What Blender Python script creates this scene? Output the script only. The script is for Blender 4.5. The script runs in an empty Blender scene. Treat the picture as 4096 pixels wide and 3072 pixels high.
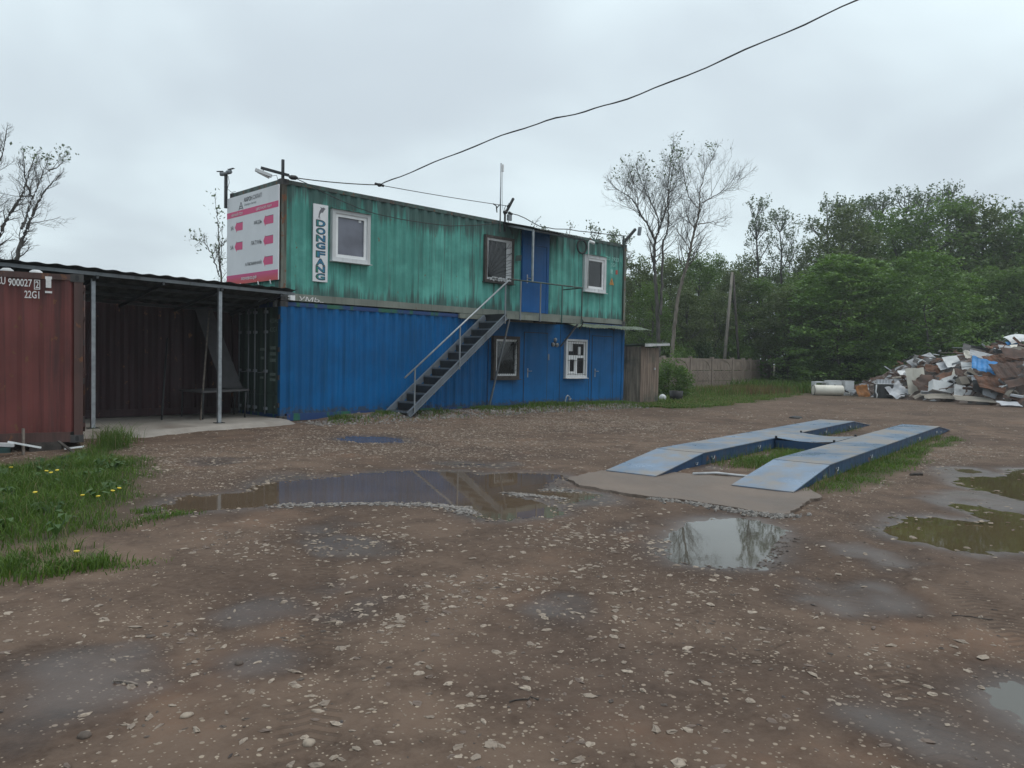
import bpy, math, random
import numpy as np
from mathutils import Vector, Matrix, noise as mnoise
random.seed(7); RNG = np.random.default_rng(11)
S = bpy.context.scene; COL = S.collection; R = math.radians

# ---------------------------------------------------------------- camera
cam_d = bpy.data.cameras.new('camera'); cam = bpy.data.objects.new('camera', cam_d); COL.objects.link(cam)
CAM = Vector((-8.2325, -15.2462, 1.4551))
f_ = Vector((0.70734365, 0.70609125, -0.0331678)); r_ = Vector((0.70679359, -0.7071775, 0.0185151)); u_ = Vector((0.01038217, 0.03653933, 0.99927828))
M = Matrix((r_, u_, -f_)).transposed().to_4x4(); M.translation = CAM
cam.matrix_world = M
cam_d.sensor_width = 36; cam_d.lens = 27.25; cam_d.clip_end = 3000; cam_d.clip_start = .05
S.camera = cam

# ---------------------------------------------------------------- light: overcast sky and one soft sun
SUN_EL, SUN_AZ = R(66), R(140)          # azimuth measured from +Y towards +X
w = bpy.data.worlds.new('World'); S.world = w; w.use_nodes = True
nt = w.node_tree; nt.nodes.clear()
def wn(t, **k):
    n = nt.nodes.new(t)
    for a, b in k.items(): setattr(n, a, b)
    return n
out = wn('ShaderNodeOutputWorld'); bg = wn('ShaderNodeBackground'); bg.inputs[1].default_value = .1
sky = wn('ShaderNodeTexSky'); sky.sky_type = 'NISHITA'; sky.sun_disc = False; sky.sun_elevation = SUN_EL; sky.sun_rotation = SUN_AZ
sky.air_density = 1.0; sky.dust_density = 3.0
tc = wn('ShaderNodeTexCoord'); sep = wn('ShaderNodeSeparateXYZ'); nt.links.new(tc.outputs['Generated'], sep.inputs[0])
def wm(op, a, b=None):
    n = wn('ShaderNodeMath', operation=op)
    for i, x in enumerate((a, b)):
        if x is None: continue
        if hasattr(x, 'is_linked'): nt.links.new(x, n.inputs[i])
        else: n.inputs[i].default_value = x
    return n.outputs[0]
den = wm('ADD', wm('MAXIMUM', sep.outputs[2], 0.0), .32)
cmb = wn('ShaderNodeCombineXYZ'); nt.links.new(wm('DIVIDE', sep.outputs[0], den), cmb.inputs[0]); nt.links.new(wm('DIVIDE', sep.outputs[1], den), cmb.inputs[1])
nz = wn('ShaderNodeTexNoise'); nz.inputs['Scale'].default_value = 1.25; nz.inputs['Detail'].default_value = 4; nz.inputs['Roughness'].default_value = .45; nz.inputs['Distortion'].default_value = .35
nt.links.new(cmb.outputs[0], nz.inputs['Vector'])
rp = wn('ShaderNodeValToRGB'); rp.color_ramp.interpolation = 'EASE'
e = rp.color_ramp.elements
e[0].position = .30; e[0].color = (.575, .655, .715, 1); e[1].position = .66; e[1].color = (.81, .94, .985, 1)
nt.links.new(nz.outputs[0], rp.inputs[0])
# the cloud deck is brighter overhead than near the horizon
hz = wn('ShaderNodeMapRange'); hz.inputs[1].default_value = 0; hz.inputs[2].default_value = .5; hz.inputs[3].default_value = 9.4; hz.inputs[4].default_value = 11.2
nt.links.new(sep.outputs[2], hz.inputs[0])
vm = wn('ShaderNodeVectorMath', operation='SCALE'); nt.links.new(rp.outputs[0], vm.inputs[0]); nt.links.new(hz.outputs[0], vm.inputs['Scale'])
mx = wn('ShaderNodeMix', data_type='RGBA'); mx.inputs[0].default_value = .93
nt.links.new(sky.outputs[0], mx.inputs[6]); nt.links.new(vm.outputs[0], mx.inputs[7]); nt.links.new(mx.outputs[2], bg.inputs[0]); nt.links.new(bg.outputs[0], out.inputs[0])
sd = bpy.data.lights.new('sun', 'SUN'); sd.energy = 1.1; sd.angle = R(35); sd.color = (1, .96, .9)
sun = bpy.data.objects.new('sun', sd); COL.objects.link(sun)
sdir = Vector((math.sin(SUN_AZ) * math.cos(SUN_EL), math.cos(SUN_AZ) * math.cos(SUN_EL), math.sin(SUN_EL)))
sun.rotation_euler = sdir.to_track_quat('Z', 'Y').to_euler(); sun.location = (-10, -10, 30)
S.view_settings.view_transform = 'Standard'; S.view_settings.look = 'None'; S.view_settings.gamma = 1; S.view_settings.exposure = .12
S.render.engine = 'CYCLES'; S.cycles.use_denoising = True
S.cycles.max_bounces = 6; S.cycles.transparent_max_bounces = 6

# ---------------------------------------------------------------- object helpers
ORG = {}          # root object name -> offset that is taken off world-space vertices
def root_of(o):
    while o.parent: o = o.parent
    return o
def tag(o, label=None, cat=None, group=None, kind=None):
    for k, v in (('label', label), ('category', cat), ('group', group), ('kind', kind)):
        if v: o[k] = v
    return o
def thing(name, label, cat, loc=(0, 0, 0), rz=0, group=None, world=True):
    o = bpy.data.objects.new(name, None); COL.objects.link(o); o.empty_display_size = .2
    o.location = loc; o.rotation_euler = (0, 0, rz)
    if world: ORG[o.name] = Vector(loc)
    return tag(o, label, cat, group)
def copy_tree(o, parent=None):
    c = o.copy(); COL.objects.link(c)
    if parent: c.parent = parent
    for ch in [x for x in bpy.data.objects if x.parent == o]: copy_tree(ch, c)
    return c
class MB:
    def __init__(s): s.v = []; s.f = []; s.m = []; s.sm = []
    def add(s, vs, fs, mi=0, sm=False):
        n = len(s.v); s.v += [tuple(p) for p in vs]
        for f in fs: s.f.append(tuple(i + n for i in f)); s.m.append(mi); s.sm.append(sm)
        return s
    def box(s, x0, x1, y0, y1, z0, z1, mi=0):
        v = [(x, y, z) for x in (x0, x1) for y in (y0, y1) for z in (z0, z1)]
        return s.add(v, [(0, 1, 3, 2), (4, 6, 7, 5), (0, 4, 5, 1), (2, 3, 7, 6), (0, 2, 6, 4), (1, 5, 7, 3)], mi)
    def obox(s, c, size, Rm, mi=0):
        c = Vector(c); h = [x / 2 for x in size]
        v = [c + Rm @ Vector((x, y, z)) for x in (-h[0], h[0]) for y in (-h[1], h[1]) for z in (-h[2], h[2])]
        return s.add(v, [(0, 1, 3, 2), (4, 6, 7, 5), (0, 4, 5, 1), (2, 3, 7, 6), (0, 2, 6, 4), (1, 5, 7, 3)], mi)
    def beam(s, p, q, w, h, up=(0, 0, 1), mi=0):
        p = Vector(p); q = Vector(q); d = (q - p); L = d.length; d.normalize(); u = Vector(up)
        if abs(d.dot(u)) > .99: u = Vector((1, 0, 0))
        sd_ = d.cross(u).normalized(); u = sd_.cross(d)
        return s.obox((p + q) / 2, (L, w, h), Matrix((d, sd_, u)).transposed(), mi)
    def tube(s, pts, rad, n=6, mi=0, cap=True, sm=True):
        pts = [Vector(p) for p in pts]
        if not hasattr(rad, '__len__'): rad = [rad] * len(pts)
        vs = []; fs = []; ref = None
        for i, p in enumerate(pts):
            d = (pts[min(i + 1, len(pts) - 1)] - pts[max(i - 1, 0)]).normalized()
            if ref is None:
                ref = d.cross(Vector((0, 0, 1)) if abs(d.z) < .9 else Vector((1, 0, 0))).normalized()
            else: ref = (ref - d * ref.dot(d)).normalized()
            b = d.cross(ref)
            for k in range(n):
                a = 2 * math.pi * k / n; vs.append(p + (ref * math.cos(a) + b * math.sin(a)) * rad[i])
        for i in range(len(pts) - 1):
            for k in range(n):
                fs.append((i * n + k, i * n + (k + 1) % n, (i + 1) * n + (k + 1) % n, (i + 1) * n + k))
        s.add(vs, fs, mi, sm)
        if cap:
            m = len(s.v) - len(vs)
            s.f.append(tuple(m + k for k in reversed(range(n)))); s.m.append(mi); s.sm.append(False)
            s.f.append(tuple(m + (len(pts) - 1) * n + k for k in range(n))); s.m.append(mi); s.sm.append(False)
        return s
    def prism(s, poly, vec, mi=0):
        poly = [Vector(p) for p in poly]; vec = Vector(vec); n = len(poly)
        return s.add(poly + [p + vec for p in poly], [tuple(reversed(range(n))), tuple(range(n, 2 * n))] + [(i, (i + 1) % n, n + (i + 1) % n, n + i) for i in range(n)], mi)
    def grid(s, fn, nu, nv, mi=0, sm=False):
        vs = [fn(i / nu, j / nv) for j in range(nv + 1) for i in range(nu + 1)]; k = nu + 1
        return s.add(vs, [(j * k + i, j * k + i + 1, (j + 1) * k + i + 1, (j + 1) * k + i) for j in range(nv) for i in range(nu)], mi, sm)
    def lathe(s, prof, c, axis=(0, 0, 1), n=20, mi=0, sm=True):
        ax = Vector(axis).normalized(); a = ax.cross(Vector((0, 0, 1)) if abs(ax.z) < .9 else Vector((1, 0, 0))).normalized(); b = ax.cross(a); c = Vector(c)
        vs = [c + ax * h + (a * math.cos(2 * math.pi * k / n) + b * math.sin(2 * math.pi * k / n)) * r for r, h in prof for k in range(n)]
        fs = [(i * n + k, i * n + (k + 1) % n, (i + 1) * n + (k + 1) % n, (i + 1) * n + k) for i in range(len(prof) - 1) for k in range(n)]
        return s.add(vs, fs, mi, sm)
    def ball(s, c, r, sc=(1, 1, 1), n=8, mi=0):
        return s.lathe([(max(.001, r * math.sin(math.pi * i / n)) * 1, -r * math.cos(math.pi * i / n) * sc[2]) for i in range(n + 1)], c, n=n * 2, mi=mi)
    def ring(s, x0, x1, z0, z1, w, y0, y1, mi=0):
        s.box(x0, x0 + w, y0, y1, z0, z1, mi); s.box(x1 - w, x1, y0, y1, z0, z1, mi)
        s.box(x0 + w, x1 - w, y0, y1, z0, z0 + w, mi); s.box(x0 + w, x1 - w, y0, y1, z1 - w, z1, mi); return s
    def move(s, d):
        d = Vector(d); s.v = [tuple(Vector(p) + d) for p in s.v]; return s
    def build(s, name, mats, parent=None):
        me = bpy.data.meshes.new(name)
        if parent is not None:
            off = ORG.get(root_of(parent).name, Vector())
        else:
            xs, ys, zs = zip(*s.v); off = Vector(((min(xs) + max(xs)) / 2, (min(ys) + max(ys)) / 2, min(zs)))
        me.from_pydata([(p[0] - off.x, p[1] - off.y, p[2] - off.z) for p in s.v], [], s.f)
        for m in (mats if isinstance(mats, (list, tuple)) else [mats]): me.materials.append(m)
        me.polygons.foreach_set('material_index', s.m); me.polygons.foreach_set('use_smooth', s.sm); me.update()
        o = bpy.data.objects.new(name, me); COL.objects.link(o)
        if parent is not None: o.parent = parent
        else: o.location = off
        return o
def np_obj(name, V, quads=None, tris=None, mats=(), mi=None, parent=None, smooth=False, attrs=None, loc=None):
    me = bpy.data.meshes.new(name); V = np.asarray(V, np.float32)
    if loc is not None: V = V - np.asarray(loc, np.float32)
    q = np.zeros((0, 4), np.int32) if quads is None else np.asarray(quads, np.int32); t = np.zeros((0, 3), np.int32) if tris is None else np.asarray(tris, np.int32)
    me.vertices.add(len(V)); me.vertices.foreach_set('co', V.ravel())
    loops = np.concatenate([q.ravel(), t.ravel()]); me.loops.add(len(loops)); me.loops.foreach_set('vertex_index', loops)
    st = np.concatenate([np.arange(len(q)) * 4, len(q) * 4 + np.arange(len(t)) * 3]).astype(np.int32)
    me.polygons.add(len(st)); me.polygons.foreach_set('loop_start', st)
    for m in mats: me.materials.append(m)
    if mi is not None: me.polygons.foreach_set('material_index', np.asarray(mi, np.int32))
    me.polygons.foreach_set('use_smooth', np.full(len(st), smooth))
    for k, a in (attrs or {}).items():
        at = me.attributes.new(k, 'FLOAT', 'POINT'); at.data.foreach_set('value', np.asarray(a, np.float32))
    me.update(calc_edges=True); me.validate()
    o = bpy.data.objects.new(name, me); COL.objects.link(o)
    if parent is not None: o.parent = parent
    if loc is not None: o.location = loc
    return o
def text(name, s, m, parent, o, xd, up, w=None, h=.1, bold=0, ext=.003, align=0, font_shear=0):
    """flat lettering: lower edge starts at o, runs along xd, stands along up; w and h are its real size"""
    cu = bpy.data.curves.new(name, 'FONT'); cu.body = s; cu.size = 1; cu.offset = bold; cu.resolution_u = 3; cu.shear = font_shear
    t = bpy.data.objects.new(name, cu); COL.objects.link(t); bpy.context.view_layer.update()
    me = bpy.data.meshes.new_from_object(t.evaluated_get(bpy.context.evaluated_depsgraph_get())); bpy.data.objects.remove(t)
    co = np.empty(len(me.vertices) * 3); me.vertices.foreach_get('co', co); co = co.reshape(-1, 3)
    lo = co.min(0); hi = co.max(0); sc = h / (hi[1] - lo[1]); sx = sc if w is None else w / (hi[0] - lo[0])
    xd = Vector(xd).normalized(); up = Vector(up).normalized(); nr = xd.cross(up); W = (hi[0] - lo[0]) * sx
    o = Vector(o) - xd * W * align
    off = ORG.get(root_of(parent).name, Vector())
    P = np.array([o - off] * len(co)) + np.outer((co[:, 0] - lo[0]) * sx, xd) + np.outer((co[:, 1] - lo[1]) * sc, up) + np.outer(np.full(len(co), ext), nr)
    me.vertices.foreach_set('co', P.ravel()); me.materials.clear(); me.materials.append(m); me.update()
    ob = bpy.data.objects.new(name, me); COL.objects.link(ob); ob.parent = parent
    return ob

# ---------------------------------------------------------------- material helpers
class N:
    def __init__(s, name):
        s.m = bpy.data.materials.new(name); s.m.use_nodes = True; s.t = s.m.node_tree; s.t.nodes.clear()
        s.o = s.n('ShaderNodeOutputMaterial'); s.b = s.n('ShaderNodeBsdfPrincipled'); s.l(s.b.outputs[0], s.o.inputs[0]); s._tc = None
    def n(s, t, **k):
        x = s.t.nodes.new(t)
        for a, b in k.items(): setattr(x, a, b)
        return x
    def l(s, a, b): s.t.links.new(a, b)
    def set(s, sock, v):
        if hasattr(v, 'is_linked'): s.l(v, sock)
        elif isinstance(v, (tuple, list)) and len(v) == 3 and sock.type == 'RGBA': sock.default_value = (*v, 1)
        else: sock.default_value = v
    def co(s, scale=(1, 1, 1), kind='Object', loc=(0, 0, 0)):
        if not s._tc: s._tc = s.n('ShaderNodeTexCoord')
        m = s.n('ShaderNodeMapping'); m.inputs['Scale'].default_value = scale; m.inputs['Location'].default_value = loc; s.l(s._tc.outputs[kind], m.inputs[0]); return m.outputs[0]
    def noise(s, scale, detail=4, rough=.55, vec=None, dist=0):
        x = s.n('ShaderNodeTexNoise'); x.inputs['Scale'].default_value = scale; x.inputs['Detail'].default_value = detail; x.inputs['Roughness'].default_value = rough; x.inputs['Distortion'].default_value = dist
        s.l(vec if vec is not None else s.co(), x.inputs['Vector']); return x.outputs[0]
    def vor(s, scale, vec=None, feature='F1', rnd=1):
        x = s.n('ShaderNodeTexVoronoi', feature=feature); x.inputs['Scale'].default_value = scale; x.inputs['Randomness'].default_value = rnd
        s.l(vec if vec is not None else s.co(), x.inputs['Vector']); return x
    def ramp(s, v, a, b, lo=0., hi=1.):
        x = s.n('ShaderNodeMapRange', interpolation_type='SMOOTHSTEP')
        for i, k in enumerate((a, b, lo, hi)): x.inputs[1 + i].default_value = k
        s.l(v, x.inputs[0]); return x.outputs[0]
    def math(s, op, a, b=0.):
        x = s.n('ShaderNodeMath', operation=op); s.set(x.inputs[0], a); s.set(x.inputs[1], b); return x.outputs[0]
    def mix(s, f, a, b, bt='MIX'):
        x = s.n('ShaderNodeMix', data_type='RGBA', blend_type=bt); s.set(x.inputs[0], f); s.set(x.inputs[6], a); s.set(x.inputs[7], b); return x.outputs[2]
    def attr(s, name): return s.n('ShaderNodeAttribute', attribute_name=name).outputs['Fac']
    def bump(s, h, strength=.3, dist=.02):
        x = s.n('ShaderNodeBump'); x.inputs['Strength'].default_value = strength; x.inputs['Distance'].default_value = dist; s.l(h, x.inputs['Height']); s.l(x.outputs[0], s.b.inputs['Normal'])
    def fin(s, col=None, rough=.6, metal=0, spec=None):
        if col is not None: s.set(s.b.inputs['Base Color'], col)
        s.set(s.b.inputs['Roughness'], rough); s.set(s.b.inputs['Metallic'], metal)
        if spec is not None: s.b.inputs['Specular IOR Level'].default_value = spec
        return s.m
def plain(name, col, rough=.6, metal=0, var=.12, scale=6, bump=0, spec=None):
    n = N(name); v = n.noise(scale, 5)
    c = n.mix(n.ramp(v, .3, .7), tuple(x * (1 - var) for x in col), tuple(min(1, x * (1 + var)) for x in col))
    if bump: n.bump(n.noise(scale * 6, 4), bump, .01)
    return n.fin(c, n.ramp(v, .2, .8, max(.05, rough - .08), min(1, rough + .08)), metal, spec)
RUST = (.105, .042, .018)
def paint(name, col, streak=(.05, .055, .05), amt=.6, thr=(.5, .66), rust=.62, rough=.5, fresh=None, topband=None, seed=0, rustcol=RUST, sx=5., spec=.5, splash=None):
    """old paint on steel: faded patches, dirt that has run down in streaks, rust spots"""
    n = N(name)
    fade = n.ramp(n.noise(1.1, 5, .6, n.co((1, 1, 1), loc=(seed, 3, 1))), .35, .7)
    c = n.mix(fade, tuple(x * .86 for x in col), fresh or tuple(min(1, x * 1.14) for x in col))
    st = n.noise(1, 5, .6, n.co((sx, sx, .28), loc=(seed, 1, 2)))
    st2 = n.noise(1, 3, .6, n.co((sx * 4, sx * 4, .7), loc=(seed, 5, 2)))
    sv = n.math('ADD', n.math('MULTIPLY', st, .66), n.math('MULTIPLY', st2, .34))
    if topband:      # dirt washed off the roof: starts under the top rail, ends in ragged tongues
        z = n.n('ShaderNodeSeparateXYZ'); n.l(n.co(), z.inputs[0])
        sv = n.math('ADD', sv, n.ramp(z.outputs[2], topband[0], topband[1], 0, topband[2]))
        sv = n.math('ADD', sv, n.ramp(z.outputs[2], topband[3], topband[4], topband[5], 0))
    c = n.mix(n.math('MULTIPLY', n.ramp(sv, *thr), amt), c, streak)
    rs = n.noise(7, 9, .68, n.co((1, 1, .6), loc=(seed, 7, 4)))
    rm = n.ramp(rs, rust, rust + .05)
    c = n.mix(rm, c, n.mix(n.noise(30, 3), rustcol, tuple(x * 1.7 for x in rustcol)))
    if splash:       # mud thrown up from the yard
        z2 = n.n('ShaderNodeSeparateXYZ'); n.l(n.co(), z2.inputs[0])
        sm = n.math('ADD', n.noise(9, 6, .7), n.ramp(z2.outputs[2], .02, splash[0], .32, -.25)); c = n.mix(n.math('MULTIPLY', n.ramp(sm, .55, .75), .75), c, splash[1])
    n.bump(n.math('ADD', rs, n.math('MULTIPLY', rm, .5)), .12, .01)
    return n.fin(c, n.ramp(sv, .3, .7, rough - .1, rough + .25), 0, spec)

# ---------------------------------------------------------------- materials
M_GREEN = paint('green_paint', (.055, .265, .222), (.045, .075, .07), .85, (.515, .66), .64, .55, (.105, .395, .335), topband=(1.75, 2.5, .2, .12, .55, .14), seed=2)
M_GREENRAIL = paint('green_rail_paint', (.05, .10, .085), (.05, .052, .05), .9, (.4, .6), .58, .6, seed=9)
M_GREYRAIL = paint('grey_rail_paint', (.165, .18, .155), (.05, .065, .05), .6, (.5, .7), .62, .6, seed=4)
M_BLUE = paint('blue_paint', (.0002, .092, .26), (.001, .052, .13), .6, (.5, .68), .70, .5, (.0002, .108, .31), seed=5, spec=.22, splash=(.6, (.05, .05, .055)))
M_BLUEDOOR = paint('blue_door_paint', (.002, .085, .27), (.003, .055, .15), .4, (.5, .7), .75, .45, seed=8, spec=.25)
M_FLAKE = paint('flaking_green_blue', (.01, .10, .06), (.008, .04, .14), 1, (.45, .5), .66, .6, seed=3, sx=1.6)
M_DKGREEN = paint('dark_green_paint', (.04, .075, .06), (.025, .03, .028), .7, (.45, .62), .66, .6, seed=6)
M_RED = paint('red_oxide_paint', (.125, .027, .023), (.05, .022, .022), .75, (.5, .66), .60, .55, (.15, .036, .032), seed=1, topband=(1.9, 2.6, .12, .0, .3, .06))
M_REDPOST = paint('brown_post_paint', (.075, .035, .03), (.04, .03, .028), .6, (.45, .65), .58, .6, seed=12)
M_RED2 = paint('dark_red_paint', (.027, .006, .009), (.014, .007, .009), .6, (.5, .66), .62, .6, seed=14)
M_CORNER = paint('corner_post_grime', (.085, .10, .085), (.05, .035, .025), .9, (.42, .58), .54, .7, (.16, .17, .14), seed=15)
M_CAST = plain('casting_steel', (.045, .042, .042), .65, var=.3, bump=.2)
M_ROOF = plain('roof_grime', (.06, .062, .055), .8, var=.4, scale=3, bump=.2)
M_GALV = plain('galvanised_steel', (.30, .32, .34), .45, .6, var=.2, scale=9)
M_GREYST = paint('grey_steel_paint', (.20, .22, .24), (.07, .06, .055), .6, (.5, .7), .66, .5, seed=21)
M_STRING = paint('stringer_paint', (.13, .15, .175), (.07, .07, .07), .6, (.48, .7), .64, .5, seed=22)
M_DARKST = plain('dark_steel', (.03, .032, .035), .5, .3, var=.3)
M_BLACK = plain('black_rubber', (.012, .012, .013), .6)
M_WHITE = plain('white_plastic', (.72, .73, .74), .4, var=.06, scale=4)
M_WHITEOLD = paint('weathered_white', (.55, .56, .57), (.2, .2, .19), .5, (.48, .7), .72, .5, seed=31, sx=9)
M_WOODGREY = plain('grey_timber', (.17, .14, .12), .85, var=.35, scale=12, bump=.3)
M_DARKWOOD = plain('dark_timber', (.05, .042, .038), .85, var=.4, scale=9, bump=.3)
M_LETTERW = plain('white_lettering', (.66, .64, .64), .6, var=.1, scale=30)
M_INK = plain('black_lettering', (.03, .03, .04), .6)
M_PINK = plain('pink_print', (.60, .045, .17), .5, var=.06)
M_SIGNWHITE = plain('sign_board_white', (.66, .665, .69), .5, var=.05, scale=2)
M_FADEDLET = plain('faded_lettering', (.16, .21, .19), .7, var=.3, scale=30)
M_FADEDLET2 = plain('faded_green_lettering', (.22, .45, .40), .7, var=.35, scale=30)
def glassm(name, col, rough=.04):
    n = N(name); n.bump(n.noise(2.2, 2), .03, .02); n.b.inputs['Coat Weight'].default_value = 0
    return n.fin(n.mix(n.ramp(n.noise(1.5, 3), .3, .7), tuple(x * .7 for x in col), tuple(x * 1.25 for x in col)), rough)
M_GLASSD = glassm('dark_window_glass', (.016, .017, .02))
M_GLASSF = glassm('frosted_window_glass', (.125, .13, .165), .22)
def footer():
    n = N('pink_to_red_print'); z = n.n('ShaderNodeSeparateXYZ'); n.l(n.co(), z.inputs[0])
    return n.fin(n.mix(n.ramp(z.outputs[2], .02, .26), (.50, .05, .05), (.53, .04, .20)), .5)
M_FOOT = footer()
def woodm(name, a, b, seed=0, vert=True):
    n = N(name); sc = (14, 14, 1.2) if vert else (1.2, 14, 14)
    g = n.noise(1, 7, .65, n.co(sc, loc=(seed, 0, 0))); c = n.mix(n.ramp(g, .3, .7), a, b)
    c = n.mix(n.ramp(n.noise(1.5, 4), .5, .75), c, (.05, .06, .045)); n.bump(g, .35, .01); return n.fin(c, .85)
M_SHED = woodm('weathered_planks', (.10, .085, .068), (.27, .225, .18))
M_SHEDD = woodm('door_planks', (.10, .07, .055), (.25, .185, .145), 4)
def concretem(name, a, b, sc=1.5, stain=(.1, .085, .07)):
    n = N(name); g = n.noise(sc, 8, .62); c = n.mix(n.ramp(g, .3, .72), a, b); c = n.mix(n.ramp(n.noise(.9, 5, .6, n.co(loc=(4, 2, 1))), .5, .72, 0, .7), c, stain)
    sp = n.noise(60, 3); n.bump(n.math('ADD', g, n.math('MULTIPLY', sp, .4)), .25, .01); return n.fin(n.mix(n.ramp(sp, .35, .65, 0, .25), c, b), n.ramp(g, .3, .7, .55, .9))
M_SLAB = concretem('dusty_concrete', (.20, .18, .16), (.31, .28, .25), 2, (.15, .12, .10))
M_APRON = concretem('wet_concrete', (.112, .082, .064), (.175, .135, .11), 1.2, (.095, .07, .055))
M_FENCE = concretem('fence_concrete', (.155, .118, .096), (.25, .20, .165), 3, (.07, .06, .045))

# ---------------------------------------------------------------- ground: heights, wet places, puddles
def _h(i, j, s): 
    n = (i * 374761393 + j * 668265263 + s * 974711) & 0xffffffff; n = ((n ^ (n >> 13)) * 1274126177) & 0xffffffff
    return ((n ^ (n >> 16)) & 0xffff) / 65535.
def vn(x, y, s=0):
    i = np.floor(x).astype(np.int64); j = np.floor(y).astype(np.int64); u = x - i; v = y - j; u = u * u * (3 - 2 * u); v = v * v * (3 - 2 * v)
    return (_h(i, j, s) * (1 - u) + _h(i + 1, j, s) * u) * (1 - v) + (_h(i, j + 1, s) * (1 - u) + _h(i + 1, j + 1, s) * u) * v - .5
def fbm(x, y, f, o=3, s=0):
    r = 0; a = 1.
    for k in range(o): r = r + a * vn(x * f + 17.3 * k, y * f - 9.1 * k, s + k); f *= 2.1; a *= .5
    return r
def sst(a, b, x): t = np.clip((x - a) / (b - a), 0, 1); return t * t * (3 - 2 * t)
def sdf(P, x, y):
    P = np.array(P, float); d = np.full(x.shape, 1e9); ins = np.zeros(x.shape, bool); n = len(P)
    for i in range(n):
        a = P[i]; b = P[(i + 1) % n]; ex, ey = b - a; wx = x - a[0]; wy = y - a[1]
        t = np.clip((wx * ex + wy * ey) / (ex * ex + ey * ey + 1e-12), 0, 1); d = np.minimum(d, (wx - ex * t) ** 2 + (wy - ey * t) ** 2)
        c = ((a[1] > y) != (b[1] > y)) & (x < ex * (y - a[1]) / (ey if abs(ey) > 1e-12 else 1e-12) + a[0]); ins ^= c
    d = np.sqrt(d); return np.where(ins, -d, d)
P1 = [(-5.43, -7.87), (-5.24, -7.6), (-4.98, -7.43), (-4.73, -7.56), (-4.38, -7.51), (-4.17, -7.23), (-3.86, -7.19), (-3.42, -7.24), (-2.88, -7.24), (-2.46, -7.27), (-1.99, -7.54), (-1.71, -7.85), (-1.67, -8.25), (-1.29, -8.32), (-0.97, -8.66), (-0.93, -8.88), (-1.23, -9.07), (-1.57, -9.21), (-1.88, -9.43), (-1.75, -9.53), (-1.68, -10.03), (-2.12, -10.16), (-2.3, -10.08), (-2.15, -9.89), (-2.25, -9.48), (-2.37, -9.3), (-2.46, -9.87), (-2.55, -10.24), (-2.78, -10.39), (-3.33, -10.31), (-3.46, -10.17), (-3.41, -9.88), (-3.21, -9.63), (-3.38, -9.27), (-3.84, -8.82), (-4.53, -8.4), (-4.94, -8.34), (-5.3, -8.24), (-5.48, -8.11)]
P2 = [(-3.01, -11.76), (-2.69, -11.61), (-2.28, -11.49), (-1.98, -11.5), (-1.65, -11.61), (-1.58, -11.83), (-1.69, -12.09), (-2.0, -12.29), (-2.48, -12.45), (-2.84, -12.57), (-3.11, -12.57), (-3.24, -12.48), (-3.37, -12.34), (-3.42, -12.19), (-3.28, -11.98)]
P3 = [(2.31, -12.43), (3.09, -12.25), (3.36, -12.34), (3.63, -12.64), (4.12, -12.63), (4.65, -12.46), (4.95, -12.69), (4.55, -12.96), (1.9, -13.44), (1.8, -13.24), (2.01, -12.97), (2.12, -12.78), (2.26, -12.54)]
P4 = [(0.74, -12.83), (0.89, -12.85), (0.93, -13.0), (0.88, -13.12), (0.84, -13.3), (0.78, -13.46), (0.81, -13.58), (-0.91, -13.9), (-0.91, -13.8), (-1.19, -13.69), (-1.48, -13.57), (-1.4, -13.51), (-1.39, -13.35), (-1.33, -13.19), (-1.3, -13.08), (-1.25, -12.93), (-1.11, -12.77), (-0.84, -12.79), (-0.6, -12.73), (-0.33, -12.73), (-0.09, -12.92), (-0.1, -13.06), (0.08, -13.28), (0.22, -13.37), (0.29, -13.24), (0.46, -13.09), (0.58, -12.98)]
P5 = [(4.04, -11.99), (4.26, -12.06), (4.03, -12.28), (3.78, -12.22), (3.79, -12.09)]
P6 = [(-4.34, -14.36), (-4.25, -14.36), (-4.09, -14.45), (-4.01, -14.53), (-4.3, -15.0), (-4.9, -15.2), (-4.62, -14.62), (-4.57, -14.55), (-4.5, -14.49), (-4.43, -14.41)]
P7 = [(-0.84, -3.59), (-0.35, -3.36), (-0.03, -3.73), (0.09, -4.37), (-0.25, -4.67), (-0.76, -4.38), (-0.89, -3.96)]
P8 = [(-1.42, -7.12), (-1.17, -7.25), (-1.04, -7.52), (-1.35, -7.46)]
PUD = [P1, P2, P3, P4, P5, P6, P7, P8]; WL = -.006
APRON = [(-0.67, -9.04), (-1.13, -9.14), (-1.43, -9.57), (-1.43, -9.8), (-1.46, -10.3), (-1.32, -10.73), (-1.26, -11.06), (-1.27, -11.42), (-1.26, -11.72), (-1.14, -11.93), (-0.46, -11.78), (-0.21, -11.73), (0.07, -11.75), (0.47, -11.41), (0.66, -11.17), (0.62, -10.44), (0.37, -9.87), (0.27, -9.09), (-0.21, -9.0)]
GL = [(-6.72, -3.03), (-5.71, -2.93), (-4.39, -2.16), (-3.7, -0.6), (-4.05, -2.33), (-4.33, -3.96), (-4.98, -6.27), (-5.38, -7.24), (-5.84, -7.76), (-6.2, -8.33), (-6.43, -8.77), (-6.79, -9.01), (-6.97, -9.33), (-7.04, -9.41), (-7.74, -9.55), (-12, -9), (-12, -3)]
SG = [(0.46, -11.43), (2.96, -10.99), (5.81, -10.74), (9.4, -10.47), (8.48, -10.88), (5.71, -11.06), (4.26, -11.38), (1.87, -11.7), (0.73, -11.85), (0.28, -11.67)]
BK = [(10.2, -1.3), (11.51, -1.45), (12.01, -2.44), (13.75, -2.69), (18.78, -1.35), (22.88, -0.48), (27, 0.6), (34, 8), (60, 20), (60, 40), (20, 30), (12.4, 6), (12.4, -.1)]
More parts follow.
